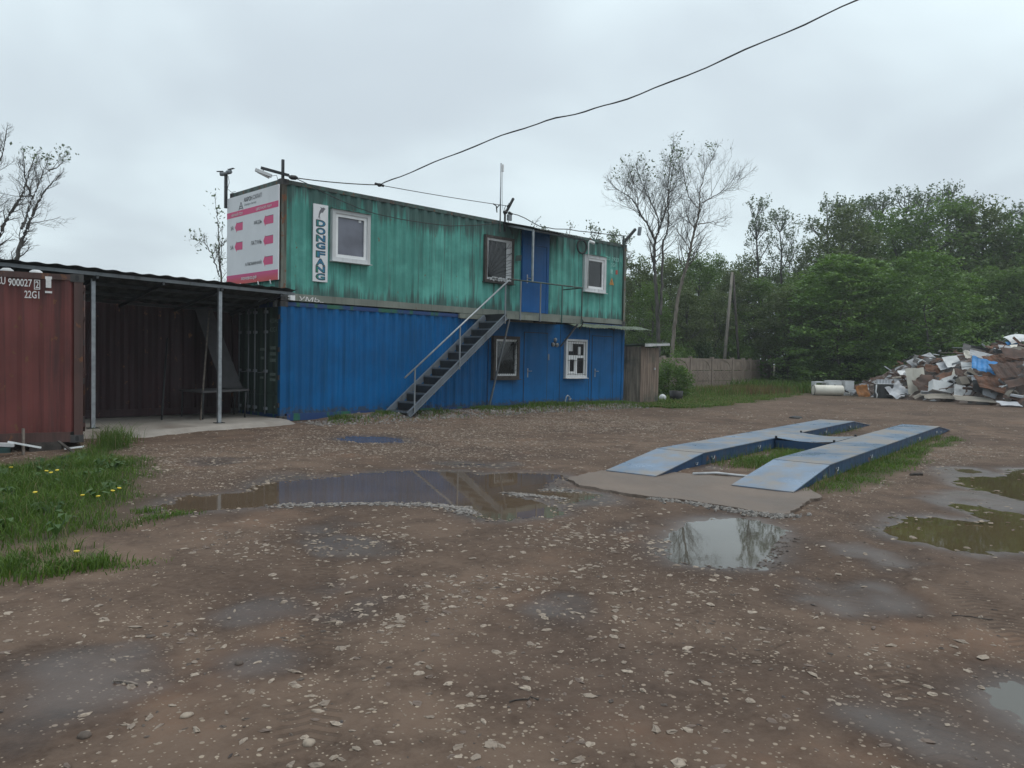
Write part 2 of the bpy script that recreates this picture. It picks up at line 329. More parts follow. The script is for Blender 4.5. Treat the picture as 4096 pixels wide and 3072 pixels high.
WET = [(-6.9, -11.4, .35), (-6.5, -11.8, .3), (-5.0, -10.25, .5), (-4.85, -12.35, .3), (-6.0, -11.2, .6), (-7.3, -11.6, .6), (-3.3, -13.4, .5), (-4.9, -14.2, .5), (1.0, -9.8, .5), (-.9, -7.7, .5), (-3.7, -5.2, .6), (-.4, -4.5, .35), (1.2, -13., .8), (3., -12.9, 1.), (-2.4, -12.1, 1.0), (-2.2, -13.0, .5), (-4.6, -9.6, .4)]
def pud_d(x, y):
    d = np.full(x.shape, 9.)
    for P in PUD:
        a = np.array(P); m = (x > a[:, 0].min() - 1.5) & (x < a[:, 0].max() + 1.5) & (y > a[:, 1].min() - 1.5) & (y < a[:, 1].max() + 1.5)
        if m.any(): d[m] = np.minimum(d[m], sdf(P, x[m], y[m]))
    return d
TRACKS = ((-5.2, -14.5, .80, .60, 0), (-4.5, -14.75, .82, .57, 1), (-3.6, -12.9, .98, -.18, 2), (-6.9, -12.5, .55, .83, 1.5))
def track_st(tk, x, y):
    x0, y0, dx, dy, ph = tk; s_ = (x - x0) * dx + (y - y0) * dy; return s_, -(x - x0) * dy + (y - y0) * dx + .25 * np.sin(s_ * .35 + ph)
def ground(x, y, full=False):
    x = np.asarray(x, float); y = np.asarray(y, float)
    h = .03 * fbm(x, y, .22, 2) + .02 * fbm(x, y, .9, 2, 5) + .012 * fbm(x, y, 3.1, 2, 9) + .006 * fbm(x, y, 9, 2, 12) + .012
    rng = np.hypot(x + 8.2, y + 15.2); h = h * (1 - .7 * sst(25, 60, rng))
    # ruts left by tyres
    for tk in TRACKS:
        s_, t_ = track_st(tk, x, y); b = np.exp(-(t_ / .13) ** 2) * sst(-.8, 0, s_) * (1 - sst(3.5, 6, s_)); h = h - .016 * b + .008 * np.exp(-((np.abs(t_) - .2) / .06) ** 2) * sst(-.8, 0, s_) * (1 - sst(3.5, 6, s_))
    h = h - .2 * np.exp(-(((x + 6.2) / 2.1) ** 2 + ((y + 2.9) / 1.5) ** 2))
    h = h + .10 * sst(.6, 2, x) * (1 - sst(11.5, 12.6, x)) * sst(-1.2, -.6, y) * (1 - sst(0.3, .8, y))
    wa = sdf(APRON, x, y) if x.size else x; h = h * sst(0, .25, wa) - .022 * (1 - sst(-.08, .12, wa)) 
    d = pud_d(x, y); dn = d + .09 * fbm(x, y, 2.3, 2, 31) + .04 * fbm(x, y, 9, 2, 33)
    wgt = 1 - sst(.0, .55, dn); tgt = WL + np.where(dn > 0, .035 * dn, np.maximum(.16 * dn, -.05)) + .012 * fbm(x, y, 12, 2, 40)
    h = h * (1 - wgt) + tgt * wgt
    if not full: return h
    wet = np.exp(-np.maximum(dn, 0) / .38)
    wn_ = .55 * fbm(x, y, 2.4, 3, 8)
    for (a, b, r) in WET: bl = np.exp(-(((x - a) / (r * 1.25)) ** 2 + ((y - b) / (r * 1.25)) ** 2)); wet = np.maximum(wet, 1.0 * sst(.12, 1.25, bl + wn_ * sst(.02, .5, bl)))
    wet = np.clip(wet * .9 + .42 * sst(.12, .5, fbm(x, y, .55, 3, 60)), 0, 1)
    gr = np.maximum(1 - sst(-.25, .3, sdf(GL, x, y) + .5 * fbm(x, y, 1.7, 3, 21)), 1 - sst(-.15, .2, sdf(SG, x, y) + .3 * fbm(x, y, 2, 3, 22)))
    gr = np.maximum(gr, 1 - sst(-.6, .5, sdf(BK, x, y) + .8 * fbm(x, y, .8, 3, 23)))
    gr = np.maximum(gr, sst(34, 44, rng)); st = np.clip(sst(-.25, .45, fbm(x, y, .45, 3, 70)) + .9 * np.exp(-(((x + 4.9) / 1.6) ** 2 + ((y + 13.1) / 1.2) ** 2)), 0, 1)
    return h, wet, gr, st
def axis(lo, hi, st, far):
    a = list(np.arange(lo, hi + 1e-6, st)); s = st; x = hi
    while x < far: s *= 1.12; x += s; a.append(x)
    s = st; x = lo; b = []
    while x > -far: s *= 1.12; x -= s; b.append(x)
    return np.array(b[::-1] + a)
gx = axis(-9.5, 12.5, .05, 420); gy = axis(-15.3, 1.0, .05, 420)
GX, GY = np.meshgrid(gx, gy); nx, ny = len(gx), len(gy)
GH, GW, GG, GS = ground(GX.ravel(), GY.ravel(), True)
TS = np.zeros(GX.size); TT = np.full(GX.size, 9.)
for tk in TRACKS:
    s_, t_ = track_st(tk, GX.ravel(), GY.ravel()); m_ = (np.abs(t_) < np.abs(TT)) & (s_ > -1) & (s_ < 7); TS[m_] = s_[m_]; TT[m_] = t_[m_]
idx = np.arange(nx * ny).reshape(ny, nx); Q = np.stack([idx[:-1, :-1], idx[:-1, 1:], idx[1:, 1:], idx[1:, :-1]], -1).reshape(-1, 4)
def ground_mat():
    n = N('muddy_yard'); wet = n.attr('wet'); gr = n.attr('grass'); stn = n.attr('stony')
    big = n.noise(.35, 5, .6); mid = n.noise(2.2, 6, .62); fine = n.noise(22, 5, .7)
    c = n.mix(n.ramp(big, .38, .62), (.086, .057, .042), (.145, .098, .072))
    c = n.mix(n.ramp(mid, .40, .66, 0, 1.), c, (.070, .046, .034))
    c = n.mix(n.ramp(n.noise(.8, 5, .6, n.co(loc=(9, 1, 0))), .55, .75, 0, .55), c, (.20, .115, .075))
    c = n.mix(n.ramp(fine, .3, .75, 0, .5), c, (.165, .120, .093))
    v = n.vor(26, n.co((1, 1, 0))); cellr = n.n('ShaderNodeSeparateColor'); n.l(v.outputs['Color'], cellr.inputs[0])
    peb = n.math('MULTIPLY', n.ramp(v.outputs['Distance'], .30, .24), n.math('GREATER_THAN', n.math('ADD', cellr.outputs[0], n.math('MULTIPLY', stn, .30)), .98))
    v2 = n.vor(60, n.co((1, 1, 0))); c2 = n.n('ShaderNodeSeparateColor'); n.l(v2.outputs['Color'], c2.inputs[0])
    peb2 = n.math('MULTIPLY', n.ramp(v2.outputs['Distance'], .36, .26), n.math('GREATER_THAN', n.math('ADD', c2.outputs[0], n.math('MULTIPLY', stn, .22)), .985))
    pb = n.math('MULTIPLY', n.math('MAXIMUM', peb, peb2), n.math('SUBTRACT', 1., n.math('MULTIPLY', gr, .9)))
    c = n.mix(pb, c, n.mix(cellr.outputs[1], (.20, .155, .12), (.36, .29, .225)))
    c = n.mix(n.math('MULTIPLY', gr, .85), c, n.mix(n.ramp(mid, .35, .65), (.045, .05, .022), (.07, .055, .035)))
    dark = n.mix(1., c, (.56, .53, .54), 'MULTIPLY')
    c = n.mix(n.ramp(wet, .05, .8), c, dark)
    ts, tw_ = n.attr('track_s'), n.attr('track_t'); ta = n.math('ABSOLUTE', tw_)
    tr = n.math('MULTIPLY', n.ramp(ta, .13, .10), n.ramp(n.noise(1.6, 3), .42, .56)); ln = n.math('SINE', n.math('ADD', n.math('MULTIPLY', ts, 95.), n.math('MULTIPLY', ta, 60.)))
    tread = n.math('MULTIPLY', tr, n.ramp(ln, .1, .7)); c = n.mix(n.math('MULTIPLY', tread, .3), c, (.045, .033, .027))
    hgt = n.math('ADD', n.math('ADD', n.math('MULTIPLY', mid, .8), n.math('MULTIPLY', fine, .55)), n.math('SUBTRACT', n.math('MULTIPLY', pb, .35), n.math('MULTIPLY', tread, .5)))
    b = n.n('ShaderNodeBump'); b.inputs['Distance'].default_value = .03; n.l(n.ramp(wet, .2, .95, .55, .12), b.inputs['Strength']); n.l(hgt, b.inputs['Height']); n.l(b.outputs[0], n.b.inputs['Normal'])
    rg = n.math('ADD', n.ramp(wet, .35, .95, .85, .30), n.math('MULTIPLY', fine, .12))
    n.l(n.ramp(wet, .3, .9, .16, .5), n.b.inputs['Specular IOR Level']); return n.fin(c, rg)
tag(np_obj('ground', np.stack([GX.ravel(), GY.ravel(), GH], -1), Q, mats=[ground_mat()], smooth=True, attrs={'wet': GW, 'grass': GG, 'stony': GS, 'track_s': TS, 'track_t': TT}), kind='structure')
def water_mat(name, col):
    n = N(name); n.b.inputs['IOR'].default_value = 1.33
    n.bump(n.noise(5, 2), .012, .02); return n.fin(n.mix(n.ramp(n.noise(1.2, 3), .3, .7), tuple(x * .8 for x in col), col), .03, 0, .5)
M_WATER = water_mat('brown_puddle_water', (.120, .085, .058)); M_WATER2 = water_mat('olive_puddle_water', (.090, .066, .032)); M_WATER3 = water_mat('grey_puddle_water', (.085, .075, .06))
for P, mm in zip(PUD, (M_WATER, M_WATER3, M_WATER2, M_WATER2, M_WATER, M_WATER3, M_WATER, M_WATER)):
    a = np.array(P); x0, y0 = a.min(0) - .3; x1, y1 = a.max(0) + .3; st = .05
    X, Y = np.meshgrid(np.arange(x0, x1, st), np.arange(y0, y1, st)); d = sdf(P, X, Y) < .22
    ii = np.arange(X.size).reshape(X.shape); k = d[:-1, :-1] | d[1:, 1:]; q = np.stack([ii[:-1, :-1], ii[:-1, 1:], ii[1:, 1:], ii[1:, :-1]], -1)[k]
    us, inv = np.unique(q, return_inverse=True); V = np.stack([X.ravel()[us], Y.ravel()[us], np.full(len(us), WL)], -1)
    tag(np_obj('puddle', V, inv.reshape(-1, 4), mats=[mm], smooth=True, loc=(a[:, 0].mean(), a[:, 1].mean(), WL)), kind='structure')
# slab under the lean-to and apron in front of the weighing rails
fr = [(-4.5, -.72), (-4.02, -.80), (-3.7, -1.1), (-3.42, -1.30), (-2.9, -1.26), (-2.5, -1.12), (-2.08, -1.0), (-1.5, -.84), (-1.0, -.74), (-.53, -.66), (-.2, -.58), (-.06, -.5), (-.03, -.3), (-.02, -.1), (-.02, -.02), (-.02, 2.6), (-4.5, 2.6)]
lo = [(-4.7, -1.2), (-4.05, -1.30), (-3.7, -1.5), (-3.29, -1.67), (-2.9, -1.55), (-2.4, -1.36), (-1.9, -1.2), (-1.3, -1.05), (-.9, -1.0), (-.4, -.98), (-.03, -.88), (.12, -.7), (.15, -.3), (.1, -.06), (-.02, -.02), (-.02, 2.6), (-4.7, 2.6)]
mb = MB(); n_ = len(fr)
top = [(x, y + .03 * vn(np.float64(x * 9), np.float64(y * 9)), .08 + .012 * vn(np.float64(x * 5), np.float64(3.3))) for x, y in fr]; bot = [(x, y, -.06) for x, y in lo]
mb.add(top + bot, [tuple(range(n_))] + [(i, n_ + i, n_ + (i + 1) % n_, (i + 1) % n_) for i in range(n_)])
tag(mb.build('concrete_slab', M_SLAB), kind='structure')
mb = MB(); A = []
for i, (x, y) in enumerate(APRON):
    x2, y2 = APRON[(i + 1) % len(APRON)]; L = math.hypot(x2 - x, y2 - y); k = max(1, int(L / .07))
    for j in range(k):
        t = j / k; A.append((x + (x2 - x) * t + random.uniform(-.018, .018), y + (y2 - y) * t + random.uniform(-.018, .018), .022 + random.uniform(-.004, .004)))
B = [(x + random.uniform(-.02, .02), y + random.uniform(-.02, .02), -.05) for x, y, z in A]; n_ = len(A)
mb.add(A + B, [tuple(range(n_))] + [(i, n_ + i, n_ + (i + 1) % n_, (i + 1) % n_) for i in range(n_)]); tag(mb.build('concrete_apron', M_APRON), kind='structure')

# ---------------------------------------------------------------- shipping containers
def corr(mb, x0, x1, z0, z1, y, dy, mi=0, along='x', fix=0):
    """trapezoid corrugated sheet; y = outer face, y+dy = inner valleys"""
    xs = [x0]; ys = [y + dy]; x = x0; 
    while x < x1:
        for dx, yy in ((.05, y + dy), (.066, y), (.072, y), (.066, y + dy), (.024, y + dy)):
            x += dx
            if x >= x1: break
            xs.append(x); ys.append(yy)
    xs.append(x1); ys.append(y + dy)
    P = []
    for z in (z0, z1):
        for a, b in zip(xs, ys): P.append((a, b, z) if along == 'x' else (b, a, z))
    n = len(xs); mb.add(P, [(i, i + 1, n + i + 1, n + i) for i in range(n - 1)], mi)
L40, W_, H_ = 12.192, 2.438, 2.591
def container(name, label, loc, rz, L, mats, doors=None, walls=None, group=None, z_up=0):
    """mats: wall, rail, post, casting, roof, bottom rail"""
    t = thing(name, label, 'container', loc, rz, group, world=False); t['category'] = 'shipping container'
    mw, mr, mp, mc, mf, mbr = mats
    for x in (0, L):
        for y in (0, W_):
            sx = 1 if x == 0 else -1; sy = 1 if y == 0 else -1
            b = MB(); b.box(*sorted((x + sx * .008, x + sx * .13)), *sorted((y + sy * .006, y + sy * .11)), .118, H_ - .118)
            b.build('corner_post', mp, t)
            for z0 in (0, H_ - .118):
                c = MB(); x0, x1 = sorted((x, x + sx * .178)); y0, y1 = sorted((y, y + sy * .162)); c.box(x0, x1, y0, y1, z0, z0 + .118)
                for (cx, cy, ax) in ((x + sx * .089, y - sy * .0015, 'y'), (x - sx * .0015, y + sy * .081, 'x')):
                    pts = []
                    for k in range(14):
                        a = 2 * math.pi * k / 14; u = .026 * math.cos(a); v = .026 * math.sin(a) + (.018 if math.sin(a) > 0 else -.018)
                        pts.append((cx + u, cy, z0 + .059 + v) if ax == 'y' else (cx, cy + u, z0 + .059 + v))
                    c.add(pts, [tuple(range(14))], 1)
                c.build('corner_casting', [mc, M_BLACK], t)
    for y0, y1 in ((.004, .06), (W_ - .06, W_ - .004)):
        b = MB(); b.box(.178, L - .178, y0, y1, H_ - .10, H_ - .012); b.build('top_rail', mr, t)
        b = MB(); b.box(.178, L - .178, y0, y1, .012, .165); b.build('bottom_rail', mbr, t)
    b = MB(); corr(b, .16, L - .16, 0, 1, .0, .02); pr = [(p[0], p[1]) for p in b.v[:len(b.v) // 2]]
    b = MB(); n = len(pr); b.add([(x, y, H_ - .03 + yy) for y in (.06, W_ - .06) for x, yy in pr], [(i, i + 1, n + i + 1, n + i) for i in range(n - 1)]); b.build('roof', mf, t)
    b = MB()
    for (x0, x1, kind) in (walls or [(.13, L - .13, 'corr')]):
        if kind == 'corr': corr(b, x0, x1, .165, H_ - .1, .012, .036)
        else: b.box(x0, x1, .02, .05, .165, H_ - .1)
    b.build('side_wall', mw, t)
    b = MB(); corr(b, .13, L - .13, .165, H_ - .1, W_ - .012, -.036); b.build('side_wall', mw, t)
    for x, s in ((0, 1), (L, -1)):
        b = MB(); b.box(*sorted((x + s * .01, x + s * .07)), .162, W_ - .162, H_ - .118, H_ - .01); b.build('end_header', mr, t)
        b = MB(); b.box(*sorted((x + s * .01, x + s * .07)), .162, W_ - .162, .01, .15); b.build('end_sill', mbr, t)
        if doors == ('x0' if x == 0 else 'x1'):
            for k, (ya, yb) in enumerate(((.115, W_ / 2 - .006), (W_ / 2 + .006, W_ - .115))):
                b = MB(); xf = x + s * .03
                zs = [.15, .55, .62, 1.02, 1.09, 1.5, 1.57, 1.97, 2.04, H_ - .12]; nn = len(zs)
                b.box(*sorted((xf + s * .02, xf + s * .05)), ya, yb, .15, H_ - .12)
                for i in range(0, nn, 2): b.box(*sorted((xf, xf + s * .02)), ya + .02, yb - .02, zs[i], zs[i + 1])
                d = b.build('door', mats[0] if k == 0 or True else mw, t)
                for yy in ((ya + .32, ya + .86) if k == 0 else (ya + .24, ya + .78)):
                    c = MB(); xr = x - s * .012; c.tube([(xr, yy, .13), (xr, yy, H_ - .13)], .017, 8)
                    for z in (.2, 1.0, 1.08, 1.9, 2.36): c.box(*sorted((xr - s * .02, xf)), yy - .045, yy + .045, z, z + .06)
                    c.beam((xr - s * .02, yy, 1.05), (xr - s * .02, yy + .32, 1.03), .03, .012)
                    c.build('lock_rod', mr, d)
                for z in (.3, .9, 1.5, 2.2):
                    c = MB(); yy = ya - .05 if k == 0 else yb - .03; c.box(*sorted((x - s * .014, x + s * .05)), yy, yy + .08, z, z + .09); c.build('hinge', mc, d)
        else:
            b = MB(); corr(b, .11, W_ - .11, .15, H_ - .118, x + s * .02, s * .04, along='y'); b.build('end_wall', mw, t)
    return t
ORIG = {}
blue = container('blue_container', 'long blue shipping container on the ground carrying the green one', (0, 0, 0), 0, L40, (M_BLUE, M_FLAKE, M_BLUE, M_CAST, M_ROOF, M_FLAKE), None,
                 [(.13, 6.12, 'corr'), (6.12, L40 - .13, 'flat')])
Z2 = 2.60
green = container('green_container', 'weathered teal green container office stacked on the blue one', (0, 0, Z2), 0, L40, (M_GREEN, M_GREENRAIL, M_CORNER, M_CAST, M_ROOF, M_GREYRAIL), None, [(.13, 7.36, 'corr'), (8.46, L40 - .13, 'corr')])
# the blue container's short side: dark green door leaves seen under the lean-to
for o in [c for c in bpy.data.objects if c.parent == blue and c.name.startswith('end_wall')][:1]: bpy.data.objects.remove(o)
for k, (ya, yb) in enumerate(((.115, W_ / 2 - .006), (W_ / 2 + .006, W_ - .115))):
    b = MB(); b.box(.05, .08, ya, yb, .15, H_ - .12); zs = [.15, .55, .62, 1.02, 1.09, 1.5, 1.57, 1.97, 2.04, H_ - .12]
    for i in range(0, 10, 2): b.box(.03, .05, ya + .02, yb - .02, zs[i], zs[i + 1])
    d = b.build('end_door', M_DKGREEN, blue); d['label'] = 'dark green container door leaf'
    for yy in ((.63, 1.12) if k == 0 else (1.43, 1.88)):
        c = MB(); c.tube([(-.012, yy, .13), (-.012, yy, H_ - .13)], .017, 8)
        for z in (.22, 1.04, 1.9, 2.34): c.box(-.034, .03, yy - .04, yy + .04, z, z + .065)
        c.beam((-.03, yy, 1.06), (-.03, yy + .3, 1.03), .03, .012); c.build('lock_rod', M_GREYST, d)
    for z in (.3, .9, 1.5, 2.2):
        c = MB(); yy = .03 if k == 0 else yb + .0; c.box(-.02, .05, yy, yy + .085, z, z + .1); c.build('hinge', M_CAST, d)
    if k == 0:
        for (s_, y_, z_, h_) in (('400405 1', .52, 2.12, .11), ('42G1', .52, 1.93, .11)): text('marking', s_, M_FADEDLET, d, (.028, y_, z_), (0, -1, 0), (0, 0, 1), None, h_, .01)
        for (y_, z_, w_, hh) in ((.5, 1.55, .26, .07), (.5, 1.42, .26, .07), (.5, 1.28, .26, .07), (.95, 1.52, .2, .06), (.92, 1.33, .14, .06), (.5, .98, .25, .06), (.5, .86, .25, .06), (.95, .9, .16, .05)):
            c = MB(); c.box(.0275, .0295, y_ - w_, y_, z_, z_ + hh); c.build('marking', M_FADEDLET, d)
        c = MB(); c.lathe([(.001, -.006), (.03, -.006), (.03, 0)], (.028, .27, .3), (1, 0, 0), 14); c.build('marking', M_FADEDLET, d)

def window(root, z0_, X0, X1, Z0, Z1, casing, frame, frame_w, pane, proud=.07, wood=.09, sill=True):
    """casing round the hole, frame inside it, pane, sill; world heights, z0_ = height of the root"""
    a, b = Z0 - z0_, Z1 - z0_
    m = MB(); m.ring(X0, X1, a, b, wood, -proud, .05); wo = m.build('window', casing, root)
    m = MB(); m.ring(X0 + wood, X1 - wood, a + wood, b - wood, frame_w, -proud + .03, .05); m.build('frame', frame, wo)
    m = MB(); i = wood + frame_w; m.box(X0 + i, X1 - i, -.012, .03, a + i, b - i); m.build('pane', pane, wo)
    if sill:
        m = MB(); m.prism([(X0 - .02, -proud - .06, a - .02), (X0 - .02, .01, a - .02), (X0 - .02, .01, a + .012), (X0 - .02, -proud - .06, a - .005)], (X1 - X0 + .04, 0, 0)); m.build('sill', casing, wo)
    return wo
wo = window(green, Z2, 1.21, 2.22, 3.57, 4.72, M_WHITEOLD, M_WHITE, .07, M_GLASSF, .08, .085)
m = MB(); m.prism([(1.19, -.13, 2.12), (1.19, .02, 2.15), (1.19, .02, 2.165), (1.19, -.13, 2.135)], (1.05, 0, 0)); m.build('drip_cap', M_GREEN, wo)
m = MB(); m.box(1.93, 2.0, -.016, -.0135, 1.91, 1.97); m.build('sticker', M_WHITE, wo)
wo = window(green, Z2, 5.88, 6.97, 3.49, 4.74, M_DARKWOOD, M_WHITEOLD, .06, M_GLASSD, .07, .07)
m = MB(); m.box(6.70, 6.90, -.035, -.013, 3.62 - Z2, 4.62 - Z2); m.build('side_board', M_WHITEOLD, wo)
m = MB()
for a_ in range(0, 9):
    an = R(8 + a_ * 10.5); x0, z0 = 6.0, 3.62 - Z2; L = min((.9) / max(.02, math.cos(an)), .98 / max(.02, math.sin(an))); m.tube([(x0, -.05, z0), (x0 + math.cos(an) * L, -.05, z0 + math.sin(an) * L)], .006, 4)
for k in range(5): m.tube([(6.62, -.052, 1.15 + k * .17), (6.9, -.052, 1.22 + k * .17)], .006, 4)
m.build('grille', M_DARKST, wo)
for k in range(9):
    m = MB(); c = Vector((6.1 + k * .075 + random.uniform(-.02, .02), -.075, 3.575 - Z2 + random.uniform(0, .03))); m.obox(c, (.07 + random.random() * .08, .03, .04 + random.random() * .05), Matrix.Rotation(random.uniform(-.7, .7), 3, 'Y')); m.build('old_sealant', M_WHITEOLD, wo)
m = MB(); m.prism([(7.0, -.10, 4.13 - Z2), (7.15, -.16, 4.16 - Z2), (7.17, -.16, 4.32 - Z2), (7.02, -.10, 4.29 - Z2)], (0, .015, 0)); m.build('shutter_flap', M_GREENRAIL, wo)
wo = window(green, Z2, 10.0, 11.05, 3.54, 4.66, M_WHITEOLD, M_WHITE, .07, M_GLASSD, .08, .10)
m = MB(); m.prism([(9.98, -.12, 2.06), (9.98, .02, 2.09), (9.98, .02, 2.105), (9.98, -.12, 2.075)], (1.2, 0, 0)); m.build('drip_cap', M_GREEN, wo)
# upper door with its blue side panels
m = MB(); m.box(7.36, 7.46, -.015, .05, .165, 2.49); m.box(8.36, 8.46, -.015, .05, .165, 2.49); m.box(7.46, 8.36, -.015, .05, 2.07, 2.49); fr_ = m.build('door_frame', M_BLUEDOOR, green)
m = MB(); m.box(7.466, 8.354, -.006, .03, .17, 2.064); d = m.build('door', M_BLUEDOOR, green)
m = MB(); m.box(7.545, 7.585, -.014, -.006, .98, 1.22); m.tube([(7.565, -.014, 1.12), (7.565, -.05, 1.12), (7.70, -.05, 1.12)], .011, 6); m.build('handle', M_GALV, d)
# lower openings
wo = window(blue, 0, 6.24, 7.24, .88, 2.06, M_DARKWOOD, M_WHITEOLD, .055, M_GLASSD, .09, .09)
m = MB()
for k in range(16):
    t = k / 15 * 1.6 - .4; p = (max(6.36, 6.36 + t * .8), 1.0 + max(0, -t) * .9); q = (min(7.12, 6.36 + t * .8 + .75), 1.0 + max(0, -t) * .9 + .95)
    if p[0] < 7.1 and q[1] < 2.2: m.tube([(p[0], -.08, p[1]), (q[0], -.08, min(1.96, q[1]))], .005, 4)
for k in range(6): m.tube([(6.98, -.085, 1.08 + k * .15), (7.16, -.085, 1.16 + k * .15)], .006, 4)
m.build('grille', M_DARKST, wo)
wo = window(blue, 0, 9.23, 10.22, .90, 2.06, M_WHITEOLD, M_WHITE, .06, M_GLASSD, .07, .07)
m = MB(); m.box(9.36, 10.09, -.035, .0, 1.50, 1.58); m.box(9.70, 9.78, -.035, .0, 1.03, 1.50); m.ring(9.38, 9.70, 1.04, 1.50, .05, -.045, .0); m.build('frame', M_WHITE, wo)
m = MB(); m.box(9.40, 9.58, -.018, -.0135, 1.70, 1.98); m.box(9.83, 9.96, -.018, -.0135, 1.60, 1.84); m.build('notice', M_WHITEOLD, wo)
m = MB()
for k in range(8): m.tube([(9.33 + k * .112, -.075, .98), (9.33 + k * .112, -.075, 2.0)], .005, 4)
for z in (1.0, 1.42, 1.99): m.tube([(9.3, -.078, z), (10.16, -.078, z)], .006, 4)
m.build('grille', M_DARKST, wo)
for X0, X1 in ((7.51, 8.49), (10.54, 11.53)):
    m = MB(); m.box(X0 + .012, X1 - .012, .008, .02, .175, 2.19); d = m.build('door', M_BLUE, blue)
    m = MB(); m.box(X0 - .006, X0 + .011, .010, .0185, .17, 2.21); m.box(X1 - .011, X1 + .006, .010, .0185, .17, 2.21); m.box(X0, X1, .012, .0205, 2.191, 2.21); m.build('door_seam', M_BLACK, d)
    m = MB(); m.box(X0 + .14, X0 + .175, -.0, .008, .92, 1.18); m.tube([(X0 + .157, 0, 1.1), (X0 + .157, -.04, 1.1), (X0 + .28, -.04, 1.1)], .011, 6); m.build('handle', M_GALV, d)
m = MB(); m.box(8.53, 8.56, .0, .02, 1.42, 1.6); m.build('bell_push', M_GALV, blue)
for X in (6.13, 9.05, 10.40, 11.62):
    m = MB(); m.box(X, X + .012, .014, .021, .17, 2.47); m.build('panel_seam', M_BLACK, blue)
# writing that is left on the green one
text('marking', 'CU 1923 1', M_FADEDLET2, green, (11.06, .005, 4.60 - Z2), (1, 0, 0), (0, 0, 1), .84, .12, .015); text('marking', '2G1', M_FADEDLET2, green, (11.37, .005, 4.42 - Z2), (1, 0, 0), (0, 0, 1), .26, .11, .015)
text('graffiti', 'УМЬ..', M_LETTERW, green, (.42, .0, 2.625 - Z2), (1, 0, -.02), (.25, 0, 1), .62, .10, .004)
# price board on the short side
sg = thing('price_board', 'white price board with pink bands and arrows on the end of the green container', 'sign', (-.04, 1.23, 3.03))
m = MB(); m.box(-.055, -.03, .02, 2.46, 3.04, 5.06); m.build('panel', M_SIGNWHITE, sg)
YT, ZB, PW, PH = 2.46, 3.04, 2.44, 2.02
def tt(x): p = (x - 133) / 543.; return 1.095 * p / (1 + .095 * p)
def yz(x, s): return (YT - PW * tt(x), ZB + PH * (1 - s))
m = MB(); m.box(-.0575, -.055, .02, 2.46, ZB + PH * (1 - .236), ZB + PH * (1 - .17)); m.build('header_band', M_PINK, sg)
m = MB(); m.box(-.0575, -.055, .02, 2.46, ZB, ZB + PH * .108); m.build('footer_band', M_FOOT, sg)
def btxt(s_, x0, x1, sc, hh, mat, bold=.012, nm='lettering'):
    y0, z = yz(x0, sc); y1, _ = yz(x1, sc); text(nm, s_, mat, sg, (-.0585, y0, z - hh / 2), (0, -1, 0), (0, 0, 1), y0 - y1, hh, bold)
M_GREYINK = plain('grey_lettering', (.13, .13, .15), .6)
btxt('АКРОН', 313, 401, .066, .10, M_INK, .012); btxt('СКРАП', 410, 500, .063, .10, M_GREYINK, .002); btxt('Северо-Запад', 317, 442, .125, .06, M_GREYINK, .002)
btxt('ЧЕРНЫЙ ЛОМ', 181, 300, .204, .078, M_LETTERW, .01); btxt('ЦВЕТНОЙ ЛОМ', 442, 606, .203, .08, M_LETTERW, .01)
for s_, x0, x1, sc in (('3А', 175, 205, .352), ('5А', 173, 204, .572), ('МЕДЬ', 422, 503, .352), ('ЛАТУНЬ', 390, 503, .566), ('АЛЮМИНИЙ', 330, 503, .785)): btxt(s_, x0, x1, sc, .09, M_INK, .004)
btxt('ломовоз.рф', 288, 455, .945, .10, M_LETTERW, .02)
for x0, x1, sc in ((218, 300, .352), (217, 299, .572), (520, 623, .352), (520, 622, .566), (519, 621, .785)):
    a, z = yz(x0, sc); b, _ = yz(x1, sc); c, _ = yz(x0 + 20, sc); hb = .085; m = MB()
    m.prism([(-.0575, a, z), (-.0575, c, z - .125), (-.0575, c, z - hb), (-.0575, b, z - hb), (-.0575, b, z + hb), (-.0575, c, z + hb), (-.0575, c, z + .125)], (.0024, 0, 0)); m.build('arrow', M_PINK, sg)
    m = MB(); m.box(-.058, -.0551, c - .001 if False else b, c, z + hb, z + hb + .012); m.build('arrow_shadow', M_GREYINK, sg)
a, z = yz(258, .165); b, _ = yz(303, .165); m = MB(); c = (a + b) / 2; hh = .17
for (p, q) in (((a, 0), (c, hh)), ((b, 0), (c, hh)), ((a - .015, .03), (b + .02, .03)), ((a - .03, .075), (b + .04, .075))): m.beam((-.0565, p[0], z + p[1]), (-.0565, q[0], z + q[1]), .003, .026, up=(-1, 0, 0)) if False else m.beam((-.0565, p[0], z + p[1]), (-.0565, q[0], z + q[1]), .022, .003, up=(1, 0, 0))
m.build('emblem', M_GREYINK, sg)
for k, yy in enumerate((2.0, 1.75, .9, .35)):
    m = MB(); m.tube([(-.06, yy, 3.05), (-.075, yy - .04, 3.0), (-.07, yy - .06, 2.96)], .012, 5); m.build('cable_tie', M_WHITE, sg)
